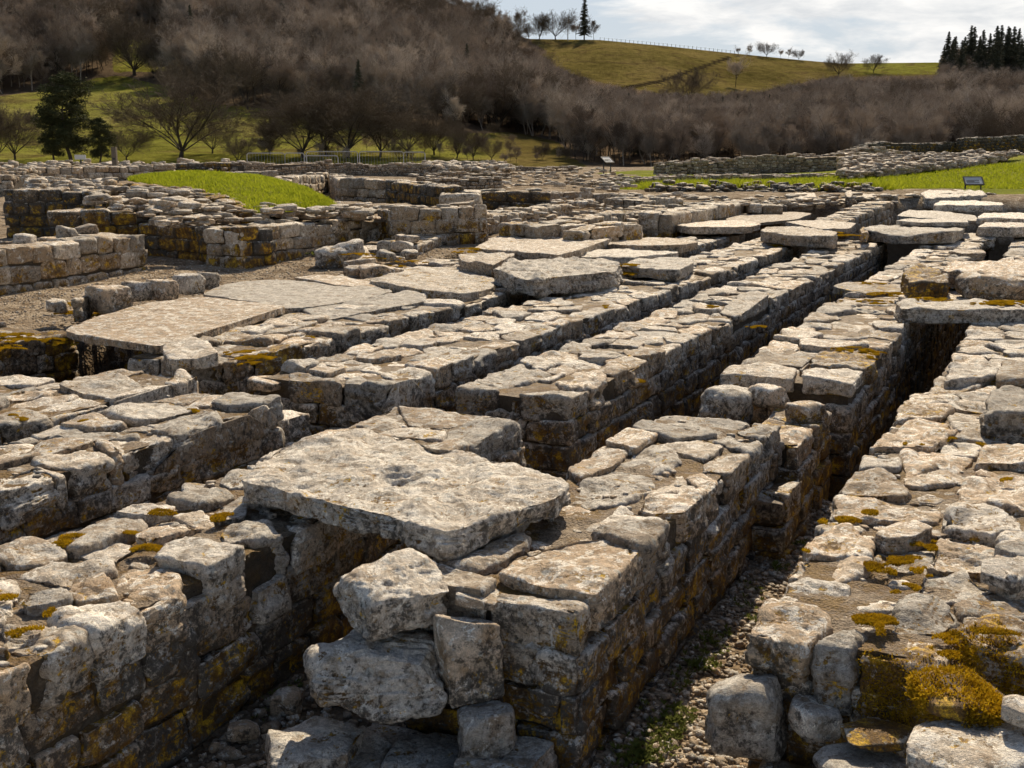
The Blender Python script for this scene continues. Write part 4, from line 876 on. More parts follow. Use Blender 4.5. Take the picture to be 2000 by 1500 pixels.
slab(c7((1558, 128), (1590, 104), (1750, 98), (1890, 112), (1900, 128), (1740, 132)), .36, .12, 'square pale slab nearest the low information panel', 'capping_slab', 'slab', SG, p=20)
slab(c7((1770, 190), (1800, 168), (2020, 160), (2060, 190)), .26, .1, 'rough slab at the right edge behind the dark crossing slab', 'capping_slab', 'slab', SG)
slab(c7((1770, 232), (1810, 208), (2030, 212), (2080, 235), (1950, 240)), .2, .15, 'dark slab crossing the trench at the right edge', 'capping_slab', 'slab', SG, p=16)
slab(c7((1660, 278), (1720, 262), (1850, 265), (1855, 290), (1740, 292)), .03, .2, 'squared block on the wall end below the dark crossing slab', 'stone_block', 'stone', p=14)
slab(c7((1535, 320), (1570, 300), (1690, 306), (1705, 325), (1600, 335)), .03, .12, 'flat stone on the wall top in front of the right crossing slab', 'stone_block', 'stone')
slab(c7((1630, 350), (1680, 337), (1800, 342), (1810, 362), (1700, 366)), .04, .14, 'small slab beside the squared block at the trench edge', 'stone_block', 'stone')
slab([(1764, 530), (1785, 521), (1830, 524), (1852, 534), (1848, 548), (1775, 546)], .24, .24, 'dark moss covered block standing left of the long pale slab', 'stone_block', 'stone', None, 'dark', moss=.3, p=18, chips=2)
slab([(1838, 528), (1858, 512), (1960, 508), (2060, 512), (2070, 540), (1995, 540), (1920, 532)], .27, .16, 'long pale slab with ragged shaded front edge at the right', 'capping_slab', 'slab', SG, p=14, chips=8, amp=1.3)
boulder(1888, 2040, 536, 588, .06, 'flat weathered boulder between the ragged slab and the long crossing beam', 91, dr=.5, p=8)
slab([(1748, 591), (1775, 584), (1895, 585), (2030, 588), (2060, 603), (1900, 603), (1760, 601)], .13, .125, 'long straight slab laid like a beam across the black trench', 'capping_slab', 'slab', SG, p=22, chips=1, hue=.2)
slab([(1755, 578), (1765, 565), (1890, 564), (1900, 575), (1890, 585), (1800, 584)], .07, .06, 'thin flagstone just behind the beam-like slab', 'capping_slab', 'slab', SG, p=16)
slab([(1627, 560), (1660, 552), (1760, 556), (1775, 566), (1700, 572)], .03, .08, 'flat mossy slab left of the thin flagstone', 'capping_slab', 'slab', SG, moss=.25)
slab([(1685, 371), (1700, 367), (1790, 369), (1800, 377), (1760, 381), (1700, 380)], .33, .3, 'left one of two big kerb blocks at the far end, below the panel', 'kerb_block', 'stone', 'big kerb blocks at the far end', p=14)
slab([(1797, 378), (1815, 372), (1915, 371), (1927, 380), (1860, 384), (1810, 385)], .36, .28, 'right one of two big kerb blocks at the far end, directly below the panel', 'kerb_block', 'stone', 'big kerb blocks at the far end', p=14)
slab(c7((870, 80), (880, 70), (980, 70), (988, 84), (930, 88)), .36, .2, 'small square slab on the ledge beyond the granary walls', 'stone_block', 'stone')
slab(c7((775, 125), (800, 115), (950, 116), (970, 128), (850, 134)), .2, .12, 'thin dark slab below the small square slab', 'stone_block', 'stone')
slab(c7((1130, 62), (1145, 55), (1160, 58), (1165, 80), (1135, 80)), .42, .4, 'little upright post-like stone left of the kerb blocks', 'stone_block', 'stone')
slab(c7((1160, 84), (1180, 72), (1270, 72), (1280, 86), (1220, 90)), .33, .14, 'flat slab right of the little upright stone', 'stone_block', 'stone')
# raised blocks on the right walkway
slab(c3((1205, 75), (1240, 20), (1330, 5), (1400, 30), (1400, 62), (1320, 72)), .05, .19, 'isolated grey block with shaded right end on the right walkway', 'stone_block', 'stone', p=16, chips=3)
slab(c3((1352, 195), (1385, 112), (1500, 100), (1620, 130), (1600, 200), (1480, 205)), .14, .2, 'big raised block at the right edge, resting on a lower course', 'stone_block', 'stone', p=16, chips=3)
slab(c3((1350, 285), (1380, 245), (1600, 245), (1600, 300), (1450, 302)), .0, .1, 'low slab under the big raised block', 'stone_block', 'stone', p=14)
slab(c3((1395, 70), (1430, 10), (1600, 5), (1600, 70), (1470, 75)), .06, .12, 'flat block behind the big raised block at the right edge', 'stone_block', 'stone', p=14)
boulder(1928, 2030, 1098, 1152, .03, 'smooth round stone lying on the walkway at the right edge', 92, dr=.8, p=6, chips=3, hue=.1)
boulder(1955, 2040, 1058, 1108, .04, 'pale stone just behind the smooth round one', 93, dr=.8, p=6, chips=3)
# ================================================================== loose boulders
boulder(585, 868, 1226, 1405, -.33, 'large angular boulder covered in round lichens below the broken slab', 101, dr=.75, hue=.2, p=13, chips=14, rot=.35, amp=1.)
boulder(652, 875, 1092, 1240, -.10, 'pale lumpy boulder propped on the larger angular one', 102, dr=.8, hue=.4, p=13, chips=12, rot=.5, amp=1.)
boulder(497, 700, 1408, 1560, -.57, 'grey boulder at the bottom edge left of the wall end', 103, dr=.9, hue=.15, p=12, chips=8)
boulder(885, 1012, 1370, 1500, -.47, 'squared dark stone standing at the foot of the foreground wall end', 104, dr=.8, p=13, chips=4, hue=.3)
boulder(1008, 1120, 1440, 1510, -.55, 'small broken stone beside the foot of the mossy wall corner', 106, dr=.9, p=12)
boulder(880, 985, 1148, 1190, -.04, 'flat wedge stone under the corner slab of the foreground wall', 108, dr=.9, p=16, chips=2, hue=.8)
boulder(850, 985, 1200, 1372, -.32, 'big upright block filling the end of the foreground wall', 109, dr=.5, p=14, chips=4, rot=.4)
boulder(1385, 1548, 1312, 1490, -.34, 'rounded boulder standing in the trench at the foot of the right walkway', 110, dr=.85, p=9, chips=7, hue=.3)
boulder(1545, 1650, 1362, 1450, -.27, 'half shaded stone behind the rounded trench boulder', 111, dr=.8, p=10)
boulder(1374, 1478, 750, 840, -.24, 'speckled boulder leaning at the near end of the pale middle wall', 112, dr=.85, p=9, chips=7, hue=.1)
boulder(1472, 1538, 748, 800, -.13, 'small wedge stone behind the speckled boulder', 113, dr=.9, p=12)
boulder(1545, 1622, 778, 845, -.16, 'rounded stone on the narrow stub right of the speckled boulder', 114, dr=.9, p=8, moss=.2)
boulder(1815, 2020, 1318, 1420, -.03, 'boulder thickly covered in yellow moss at the lower right', 115, dr=.9, p=8, moss=.55)
boulder(1795, 2080, 1410, 1580, -.12, 'large pale boulder in the bottom right corner', 116, dr=.9, p=9, hue=.45)
boulder(1966, 2060, 1355, 1425, .0, 'pale stone cut by the right edge beside the mossy boulder', 117, dr=.9, p=11)
boulder(1610, 1800, 1455, 1560, -.27, 'low flat stone in the shadow at the bottom right', 118, dr=1., p=10)
boulder(1650, 1800, 1405, 1470, -.2, 'dark stone in the shade under the square mossy block', 119, dr=.8, p=10, mat='dark', moss=.3)
for i, (x0, x1, yt, yb, z) in enumerate([(440, 500, 1405, 1450, -.57), (520, 590, 1340, 1405, -.57), (1040, 1125, 815, 870, -.35), (945, 1010, 790, 830, -.2), (620, 660, 770, 800, -.2)]):
    boulder(x0, x1, yt, yb, z, ['dark cobble in the shaded trench at the lower left', 'low stone against the left side of the angular boulder', 'tilted face stone low on the near end of the third long wall', 'small stone tucked under the near end of the third long wall', 'little stone below the broad weathered end block'][i], 130+i, p=11, dr=.8)
# ================================================================== left: gravel yard, kerb row, walls, grassy mound
slab(c9((565, 1150), (640, 1105), (690, 1050), (700, 1100), (640, 1140)), .17, .2, 'rough dark stone at the left end of the kerb row', 'kerb_block', 'stone', 'row of kerb blocks beside the gravel yard')
for i, (x0, x1, yt, yb) in enumerate([(165, 243, 558, 612), (235, 290, 548, 590), (286, 342, 545, 588), (336, 391, 534, 577), (385, 424, 531, 566)]):
    boulder(x0, x1, yt, yb, .02, ['large orange tinted kerb block at the near end of the row', 'pitted kerb block second from the near end', 'kerb block with orange lichen in the middle of the row', 'grey squared kerb block fourth in the row', 'pale kerb block at the far end of the row'][i], 140+i, dr=.6, name='kerb_block', group='row of kerb blocks beside the gravel yard', p=14, chips=3, rot=1.12, flat=.02, hue=[.95, .5, .8, .1, .4][i])
boulder(87, 124, 585, 612, .0, 'small squared stone standing alone left of the kerb row', 150, p=14, chips=3)
# heap of slabs and stones left of the upper group
for i, (x0, x1, yt, yb, z, lab) in enumerate([
    (609, 700, 477, 527, -.08, 'long low squared block at the near end of the stone heap'), (648, 720, 492, 522, -.05, 'rounded block beside the long low one in the stone heap'), (702, 755, 444, 474, .05, 'pale boulder sitting on the wall behind the stone heap'),
    (698, 780, 515, 546, .02, 'flat squared block at the front of the stone heap'), (670, 712, 520, 540, .0, 'mossy stone at the front left of the stone heap'), (775, 815, 458, 476, .15, 'flat pale slab fragment on top of the stone heap'), (765, 805, 472, 492, .1, 'small grey cobble right of the heap top'), (780, 815, 488, 508, .05, 'white stone low on the right of the heap'),
    (735, 768, 490, 512, .1, 'sloping pale stone in the middle of the heap'), (736, 762, 470, 492, .15, 'narrow tilted stone near the top of the heap'), (670, 730, 505, 525, .05, 'flat grey stone leaning in the heap'), (700, 745, 480, 490, .12, 'thin slab at the back of the heap'), (755, 790, 500, 512, .06, 'wedge stone between the white stone and the sloping one')]):
    boulder(x0, x1, yt, yb, z, lab, 160+i, dr=1.0, name='loose_stone', group='heap of stones beside the raised floor', p=11, moss=.1, chips=5)
wall(at(812, 500, -.02), math.atan2(at(905, 468, .22)[1]-at(818, 488, .22)[1], at(905, 468, .22)[0]-at(818, 488, .22)[0]), 3.4, .8, -.3, .16, 'short mossy wall stub left of the thick slab group', seed=51, moss=.5, faces='RN', name='wall_stub')
def wpx(p1, p2, z, H_, W_, label, dz=0., **kw):
    a = at(*p1, z); b = at(*p2, z+dz); L = math.hypot(b[0]-a[0], b[1]-a[1]); return wall(a, math.atan2(b[1]-a[1], b[0]-a[0]), L, W_, z-H_, z, label, slope=dz/L, amp=.55, **kw)
def w3(p1, p2, H_, W_, label, **kw):          # p = (px, py, D)
    z1_ = atD(*p1)[2]; z2 = atD(*p2)[2]; return wpx(p1[:2], p2[:2], z1_, H_, W_, label, dz=z2-z1_, **kw)
RW = 'squared walls of the neighbouring building'
wpx((-40, 496), (285, 462), .36, .62, 1.25, 'squared stone wall beside the gravel yard at the left edge', seed=52, moss=.25, ch=.2, cell=.3, faces='RFN', ruin=.05, mat='far', group=RW)
boulder(105, 142, 444, 468, .38, 'grey boulder lying on top of the wall beside the gravel yard', 180); boulder(18, 62, 457, 476, .36, 'flat grey stone on top of the wall at the left edge', 181); boulder(135, 184, 440, 456, .4, 'squared slab lying on the mossy wall top', 182, p=14)
wpx((470, 449), (760, 421), .43, .62, .6, 'long wall of three neat courses running right from the dark building corner', seed=53, moss=.3, ch=.19, cell=.3, faces='RN', ruin=.03, mat='far', group=RW)
wpx((268, 436), (466, 449), .43, .62, .6, 'dark shaded wall left of the building corner', seed=54, moss=.5, ch=.18, cell=.3, faces='RNF', mat='dark', group=RW)
wpx((700, 428), (800, 420), .40, .5, 1.2, 'stepped wall piece joining the neat wall to the mossy one', seed=55, moss=.4, ch=.19, faces='RF', ruin=.05, mat='far', group=RW)
wpx((762, 407), (952, 403), .6, .75, .6, 'higher wall of narrow stones stained with orange moss, left of centre', seed=56, moss=.5, ch=.2, cell=.22, faces='RFN', ruin=.02, mat='far', group=RW)
wpx((946, 420), (1122, 400), .42, .5, .5, 'lower continuation of the orange stained wall to the right', seed=57, moss=.2, ch=.19, cell=.22, faces='RN', ruin=.03, mat='far', group=RW)
wpx((5, 377), (182, 378), .78, .8, .6, 'tall broken dark wall at the left edge behind the gravel yard', seed=58, moss=.4, ch=.2, cell=.26, faces='RFN', ruin=.1, mat='dark', group=RW)
wpx((95, 414), (268, 411), .6, .62, .7, 'low black mossy wall end in front of the tall broken wall', seed=59, moss=.6, ch=.22, cell=.3, faces='RFN', mat='dark', group=RW)
w3((-60, 340, 30), (20, 340, 30), .8, 2., 'rough rubble walling at the far left edge', seed=60, ch=.12, cell=.2, faces='RN', ruin=.15, mat='far')
w3((50, 327, 36), (342, 325, 40), .9, .6, 'long pale wall of even squared stones behind the mound', seed=61, ch=.2, cell=.3, faces='RFN', ruin=.04, mat='far', group=RW)
w3((342, 319, 44), (462, 317, 44), .5, .6, 'isolated wall piece with dark mossy top, above the mound', seed=62, ch=.2, cell=.35, moss=.4, faces='RFN', ruin=.03, mat='dark', group=RW)
w3((345, 340, 34), (545, 334, 35), .4, .5, 'low wall directly behind the grassy mound', seed=63, ch=.17, cell=.3, faces='RFN', ruin=.03, mat='far', group=RW)
w3((540, 352, 25), (642, 338, 32), 1., .5, 'wall sloping up to the right behind the mound crest', seed=64, ch=.2, cell=.28, faces='RF', ruin=.04, mat='far', group=RW)
w3((640, 340, 32), (662, 356, 25), .9, .5, 'short return wall with a notch beside the mound', seed=65, ch=.2, cell=.28, faces='RFN', ruin=.05, mat='far', group=RW)
w3((662, 352, 25), (760, 352, 24), 1., .5, 'pale left half of the wall behind the mound end', seed=66, ch=.2, cell=.28, faces='RN', ruin=.03, mat='far', group=RW)
w3((752, 352, 24), (860, 368, 20.5), 1., .5, 'dark mossy right half of the wall behind the mound end', seed=67, ch=.2, cell=.28, moss=.35, faces='RFN', ruin=.04, mat='dark', group=RW)
w3((858, 377, 20.), (938, 377, 20.), .3, 1.2, 'single long pale step between two dark walls', seed=68, ch=.3, cell=.8, faces='R', mat='far')
w3((933, 372, 22), (1076, 371, 22), .7, .7, 'squared wall with pale top course right of the long step', seed=69, ch=.2, cell=.28, moss=.2, faces='RFN', ruin=.04, mat='dark', group=RW)
w3((812, 352, 27), (980, 350, 27), .35, .9, 'low wall of thin layered stones behind the dark wall', seed=70, ch=.08, cell=.16, faces='RFN', ruin=.05, mat='brown')
w3((640, 322, 44), (850, 324, 42), .5, .8, 'brown crumbling wall in front of the steel barriers', seed=71, ch=.09, cell=.2, faces='RF', ruin=.1, mat='brown')
w3((480, 322, 43), (650, 316, 46), .5, 1., 'ragged rubble wall left of the crumbling one', seed=72, ch=.1, cell=.22, faces='RF', ruin=.12, mat='brown')
w3((855, 338, 38), (1000, 338, 40), .3, .8, 'low scattered wall footing by the far gravel', seed=73, ch=.1, cell=.2, faces='RFN', ruin=.08, mat='brown')
w3((1000, 324, 50), (1130, 326, 50), .3, .8, 'thin line of stones at the far edge of the gravel', seed=74, ch=.1, cell=.2, faces='RFN', ruin=.08, mat='brown')
w3((1125, 432, 17), (1300, 404, 22), .4, .5, 'orange mossed wall top in the middle distance', seed=75, ch=.17, cell=.25, moss=.6, faces='RF', ruin=.03, mat='far')
w3((1045, 440, 16.4), (1150, 436, 17), .4, .9, 'squat wall block with dark front, left of the orange mossed wall', seed=76, ch=.2, cell=.35, moss=.4, faces='RFN', ruin=.02, mat='far')
w3((1146, 449, 16), (1256, 434, 17.5), .35, .4, 'smooth topped wall piece in front of the orange mossed wall', seed=77, ch=.25, cell=.5, moss=.3, faces='RFN', mat='far')
w3((1256, 390, 22.5), (1335, 385, 24), .5, .9, 'short high wall end with rounded top in the middle distance', seed=78, ch=.2, cell=.35, moss=.2, faces='RFN', ruin=.03, mat='far')
w3((1312, 416, 19.5), (1466, 394, 25), .45, .6, 'long grey wall with shaded front right of the high wall end', seed=79, ch=.3, cell=.4, moss=.3, faces='RFN', ruin=.03, mat='far')
w3((1080, 378, 26), (1260, 378, 27), .3, .5, 'low row of brown squared stones along the gravel edge', seed=80, ch=.15, cell=.22, faces='RF', ruin=.03, mat='brown')
w3((1466, 403, 24), (1530, 402, 24), .4, .6, 'short low wall at the left corner of the granary end', seed=81, ch=.2, cell=.3, moss=.3, faces='RF', ruin=.04, mat='far')
w3((1655, 432, 20.8), (1746, 392, 25.5), .5, .6, 'far end of the long wall with orange streaks, left of the last trench', seed=82, ch=.16, cell=.26, moss=.4, faces='RFN', mat='far')
LW = 'long fort wall beyond the grass'
w3((1150, 355, 35), (1330, 343, 38), .3, .9, 'low front tier of the fort wall at its left end', seed=83, ch=.12, cell=.22, faces='RN', ruin=.06, mat='brown', group=LW)
w3((1330, 343, 38), (1700, 341, 40), .35, .9, 'low front tier of the fort wall along the grass', seed=84, ch=.14, cell=.24, faces='RN', ruin=.08, mat='brown', group=LW)
w3((1305, 319, 44), (1480, 309, 46), .8, 1., 'upper tier of the fort wall, left half', seed=85, ch=.13, cell=.24, faces='RN', ruin=.24, mat='brown', group=LW)
w3((1480, 308, 46), (1760, 296, 48), 1.2, 1., 'upper tier of the fort wall, coursed middle stretch', seed=86, ch=.13, cell=.24, faces='RN', ruin=.26, mat='brown', group=LW)
w3((1628, 303, 52), (1720, 280, 52), 1.2, 1.5, 'mossy rubble ramp climbing to the high wall', seed=87, ch=.12, cell=.22, moss=.4, faces='RNF', ruin=.1, mat='dark', group=LW)
w3((1718, 278, 52), (1890, 280, 52), 1.2, 1., 'dark high wall top with shaded front', seed=88, ch=.12, cell=.24, moss=.4, faces='RF', ruin=.08, mat='dark', group=LW)
w3((1885, 270, 51), (2100, 260, 51), 1.4, 1., 'highest stretch of dark wall at the right edge', seed=89, ch=.12, cell=.24, moss=.4, faces='RNF', ruin=.06, mat='dark', group=LW)
w3((1760, 312, 45), (2050, 296, 47), 1.1, 1.2, 'pale collapsed wall below the highest dark stretch', seed=90, ch=.13, cell=.24, faces='RN', ruin=.15, mat='brown', group=LW)
# rubble beds: countless loose stones
def rubble(name, label, quadpx, n, size, zoff=0., zfun=None, seed=1, mat='far', lay=1., moss=.1, kind='stuff'):
    """quadpx four corners (px, py, D) near-left, near-right, far-right, far-left"""
    rg = random.Random(seed); Q = [atD(*p) for p in quadpx]; st = []
    for i in range(n):
        a, b = rg.random(), rg.random(); p = [(Q[0][k]*(1-a)+Q[1][k]*a)*(1-b)+(Q[3][k]*(1-a)+Q[2][k]*a)*b for k in range(3)]
        s = size*rg.uniform(.5, 1.5); ex, ey, h = s/2, s/2*rg.uniform(.6, 1), s/2*rg.uniform(.28, .55)*lay
        st.append(stone((p[0], p[1], p[2]+zoff+rg.uniform(-.3, .4)*s), rg.uniform(0, 6.3), [(1, .1, ex), (-1, .2, ex), (0, 1, ey), (.2, -1, ey)], h, h, (ex, ey), p=6, chips=5, rough=.07, moss=moss*rg.random(), rng=rg, q=.004))
    V, F_, S_ = merge(bake(st)); x, y = Q[0][0], Q[0][1]
    return tag(mesh_from(name, V, F_, M[mat], None, (x, y, Q[0][2]), S_), label, 'rubble', kind=kind)
rubble('rubble', 'loose rubble on the platform between the corner building and the mound', [(300, 440, 14.6), (760, 418, 17.3), (700, 412, 19), (240, 385, 19.5)], 330, .2, zoff=.02, lay=.6, seed=1, moss=.2)
rubble('rubble', 'scattered stones on the wall top left of the mound', [(170, 400, 16.8), (420, 420, 16), (380, 375, 19), (200, 368, 20)], 160, .22, lay=.6, seed=2, moss=.2)
rubble('rubble', 'collapsed stones tumbling down beside the pale fort wall', [(1640, 347, 37.5), (1900, 322, 41.5), (2000, 300, 44), (1640, 306, 43)], 1500, .24, seed=3, mat='brown')
rubble('rubble', 'jagged heap of small stones by the far gravel', [(830, 333, 42), (1000, 332, 42), (990, 322, 46), (830, 320, 46)], 420, .26, seed=4)
rubble('rubble', 'scatter of stones across the far gravel', [(860, 362, 30), (1250, 366, 30), (1200, 330, 48), (780, 330, 48)], 300, .2, zoff=-.04, lay=.8, seed=5)
rubble('rubble', 'rubble on the distant ground at the upper left', [(-40, 332, 43), (480, 330, 43), (480, 317, 55), (-40, 318, 55)], 260, .3, zoff=-.04, seed=6)
rubble('rubble', 'stones strewn around the middle wall ends', [(830, 440, 17), (1300, 420, 20), (1300, 382, 27), (900, 385, 25)], 240, .18, zoff=-.06, lay=.8, seed=7, moss=.25)
rubble('rubble', 'stones along the far end of the granary', [(1300, 412, 22), (1760, 384, 30), (2050, 384, 31), (1290, 378, 30)], 300, .22, zoff=-.04, lay=.6, seed=8, moss=.2)
rubble('rubble', 'broken stones and chips at the end of the foreground wall', [(560, 1500, 3.9), (1130, 1500, 3.9), (1150, 1400, 4.26), (640, 1400, 4.26)], 45, .09, zoff=-.02, seed=9)
rubble('rubble', 'small stones in the shaded hollow at the bottom right', [(1540, 1500, 3.9), (2000, 1500, 3.9), (1950, 1300, 4.66), (1560, 1320, 4.6)], 70, .11, zoff=-.0, seed=10, moss=.3)
rubble('rubble', 'low tumbled stones between the pale back wall and the mound', [(60, 374, 21), (240, 376, 20.5), (210, 356, 24), (50, 350, 25)], 240, .2, seed=13, moss=.2, zoff=-.03)
# raised ground under the left building and platform
def bed(name, quad, mat, kind='structure'):
    Q = [np.array(atD(*p)) for p in quad]; n = 60
    a, b = np.meshgrid(np.linspace(0, 1, n), np.linspace(0, 1, n), indexing='ij'); a = a.ravel()[:, None]; b = b.ravel()[:, None]
    V = (Q[0]*(1-a)+Q[1]*a)*(1-b)+(Q[3]*(1-a)+Q[2]*a)*b; V[:, 2] += fbm2(V[:, 0]*3, V[:, 1]*3, 3)*.04-.06
    I = np.arange(n*n).reshape(n, n); Qd = np.stack([I[:-1, :-1], I[1:, :-1], I[1:, 1:], I[:-1, 1:]], -1).reshape(-1, 4)
    e = []
    st = np.zeros((len(V), 4)); tag(mesh_from(name, V, Qd, M[mat], None, tuple(Q[0]), st), kind=kind)
bed('platform_ground', [(345, 437, 15.8), (760, 425, 17.2), (860, 395, 22), (120, 368, 21)], 'mortar')
# grassy mound
def mound():
    nx, ny = 110, 70; a, b = np.meshgrid(np.linspace(0, 1, nx), np.linspace(0, 1, ny), indexing='ij')
    fx = np.interp(a, [0, .2, .45, .62, 1.], [252, 330, 425, 500, 662]); fyy = np.interp(a, [0, .2, .45, .62, 1.], [354, 366, 390, 417, 412]); fD = np.interp(a, [0, .2, .45, .62, 1.], [23, 20.5, 18.2, 16.8, 17.6])
    bx = np.interp(a, [0, .3, .6, .8, 1.], [252, 380, 520, 600, 662]); by = np.interp(a, [0, .3, .6, .8, 1.], [352, 348, 352, 375, 411]); bD = np.interp(a, [0, .3, .6, .8, 1.], [24.5, 27, 25.5, 21, 18])
    def P(x, y, D): return np.stack([x_of(x, D, e_of(y)), D, HC+e_of(y)*D], -1)
    A_, B_ = P(fx, fyy, fD), P(bx, by, bD); V = A_*(1-b[..., None])+B_*b[..., None]; V[..., 2] += np.sin(np.pi*b)*np.sin(np.pi*a)**.6*.24+fbm2(V[..., 0]*2, V[..., 1]*2, 3)*.02
    V = V.reshape(-1, 3); I = np.arange(nx*ny).reshape(nx, ny); Q = np.stack([I[:-1, :-1], I[1:, :-1], I[1:, 1:], I[:-1, 1:]], -1).reshape(-1, 4)
    st = np.zeros((len(V), 4)); st[:, 0] = 1; org = tuple(V[0]); tag(mesh_from('grass_mound', V, Q, M['ground'], None, org, st), kind='structure')
    G = V.reshape(nx, ny, 3); Vb = []; n = 26000; u = NR.rand(n)*(nx-1.01); w = NR.rand(n)*(ny-1.01); i = u.astype(int); j = w.astype(int)
    p = G[i, j]+(G[i+1, j]-G[i, j])*(u-i)[:, None]+(G[i, j+1]-G[i, j])*(w-j)[:, None]
    return p
def blades(name, p, h, w, label, mat='grass', lean=.5, cat='grass', seed=0):
    rs = np.random.RandomState(seed); n = len(p); a = rs.rand(n)*6.28; hh = h*(.5+rs.rand(n)); l = rs.randn(n, 2)*lean*hh[:, None]
    dx = np.stack([np.cos(a), np.sin(a), a*0], -1)*w*.5; tip = p+np.stack([l[:, 0], l[:, 1], hh], -1); V = np.stack([p-dx, p+dx, tip], 1).reshape(-1, 3)
    F_ = np.arange(3*n).reshape(-1, 3); return tag(mesh_from(name, V, F_, M[mat], None, tuple(p[0]), None, False), label, cat, kind='stuff')
blades('grass', mound(), .05, .02, 'bright green grass covering the low mound', seed=1)
def scatter_px(n, box, seed, mask=None):
    rs = np.random.RandomState(seed); D = box[2]+(box[3]-box[2])*rs.rand(n); px = box[0]+(box[1]-box[0])*rs.rand(n); x = (px-1000)/F_PX*D; z = zground(x, D); p = np.stack([x, D, z], -1)
    return p if mask is None else p[mask(px, D, p)]
blades('grass', scatter_px(30000, (1190, 2100, 33.5, 42), 2, lambda px, D, p: px > 1230+fbm2(p[:, 0], p[:, 1])*40), .07, .035, 'mown green grass beyond the granary', seed=2)
cl = []
rs_ = np.random.RandomState(4)
for i in range(75):
    px = 1250+480*rs_.rand(); D = 32.6+1.6*rs_.rand(); x = (px-1000)/F_PX*D; c = np.array([x, D, zg(x, D)+.03]); cl.append(c+rs_.randn(60, 3)*np.array([.13, .13, .02]))
blades('grass', np.concatenate(cl), .20, .03, 'long rough grass tufts along the edge of the lawn', seed=3)
rubble('earth_clods', 'dark earth clods and stones along the rough edge of the lawn', [(1260, 372, 31.8), (1720, 374, 31.8), (1700, 360, 33), (1280, 358, 33)], 260, .2, zoff=-.03, seed=12, mat='dark', moss=.5)
# kerb of the mound
KP = [(215, 356, 23), (300, 362, 21), (375, 368, 19.5), (430, 380, 18.4), (470, 396, 17.5), (498, 415, 16.7)]
ks = []; rg = random.Random(8)
for (x0, y0, d0), (x1, y1, d1) in zip(KP, KP[1:]):
    n = max(3, int(abs(x1-x0)/11))
    for i in range(n):
        t = (i+.5)/n; D = d0+(d1-d0)*t; px = x0+(x1-x0)*t; py = y0+(y1-y0)*t
        for k in range(3):
            z = HC-(py-300)*D/F_PX-.07-k*.17+rg.uniform(-.02, .02); a = math.atan2(d1-d0, (x1-x0)/F_PX*D); l = rg.uniform(.13, .22)
            ks.append(stone(((px-1000)/F_PX*D, D-.05-k*.14, z), a, [(1, 0, l), (-1, 0, l), (0, 1, .14), (0, -1, .14)], .08, .08, (l, .14), p=8, chips=4, rough=.06, moss=.45*(k == 0)+.1, rng=rg, ztop=HC-(py-300)*D/F_PX))
V, F_, S_ = merge(bake(ks)); tag(mesh_from('mound_kerb', V, F_, M['dark'], None, ((KP[0][0]-1000)/F_PX*23, 23, .3), S_), 'curved mossy stone edging below the left side of the grassy mound', 'stone edging')
# ================================================================== panels, post, barriers
def panel_sign(px, ybase, D, w, h, leg, rz, label, lines=True):
    e = empty('information_panel', atD(px, ybase, D), label, 'sign', 'low information panels'); e.rotation_euler.z = rz
    tilt = math.radians(38)
    for s in (-1, 1):
        b = MB(); b.box((s*w*.42, .06, leg*.5-.15), (.018, .018, leg*.5+.15)); b.build('leg', M['frame'], e)
    b = MB(); t_ = (0, .06, leg+.0)
    for (cx_, cy_, hx, hy) in ((0, -h/2, w/2, .018), (0, h/2, w/2, .018), (-w/2, 0, .018, h/2), (w/2, 0, .018, h/2)):
        b.box((cx_, .06+cy_*math.cos(tilt), leg+cy_*math.sin(tilt)+h*.3), (hx, hy, .016), 0, tilt)
    b.build('frame', M['frame'], e); b = MB(); b.box((0, .06, leg+h*.3), (w/2-.015, h/2-.015, .008), 0, tilt); bd = b.build('board', M['panel'], e)
    b = MB()
    for k in range(3):
        yy = (-.25+k*.12)*h; b.box((-.18*w if k % 2 else -.05*w, .06+yy*math.cos(tilt)-.0095*math.sin(tilt)*0, leg+h*.3+yy*math.sin(tilt)+.0115), (w*(.22 if k % 2 else .34), h*.035, .003), 0, tilt)
    t = b.build('print', M['paneltext'], bd); return e
panel_sign(1901, 374, 33.2, .52, .34, .20, -.1, 'low dark framed information panel on the lawn behind the big kerb blocks')
panel_sign(1188, 333, 46, .50, .34, .32, .75, 'low information panel seen edge on, standing on the far gravel')
e = empty('marker_post', atD(225, 325, 46), 'short pale wooden post with a dark label, left of the mound', 'post'); b = MB(); b.box((0, 0, .35), (.09, .09, .42)); b.build('post', M['wood'], e); b = MB(); b.box((0, -.095, .3), (.05, .004, .04)); b.build('label_plate', M['frame'], e)
e = empty('notice_board', atD(158, 322, 50), 'small grey notice board low behind the pale wall', 'sign'); b = MB(); b.box((0, 0, .33), (.24, .02, .10)); b.build('board', M['panel'], e); b = MB(); b.box((0, .03, .1), (.03, .02, .25)); b.build('leg', M['frame'], e)
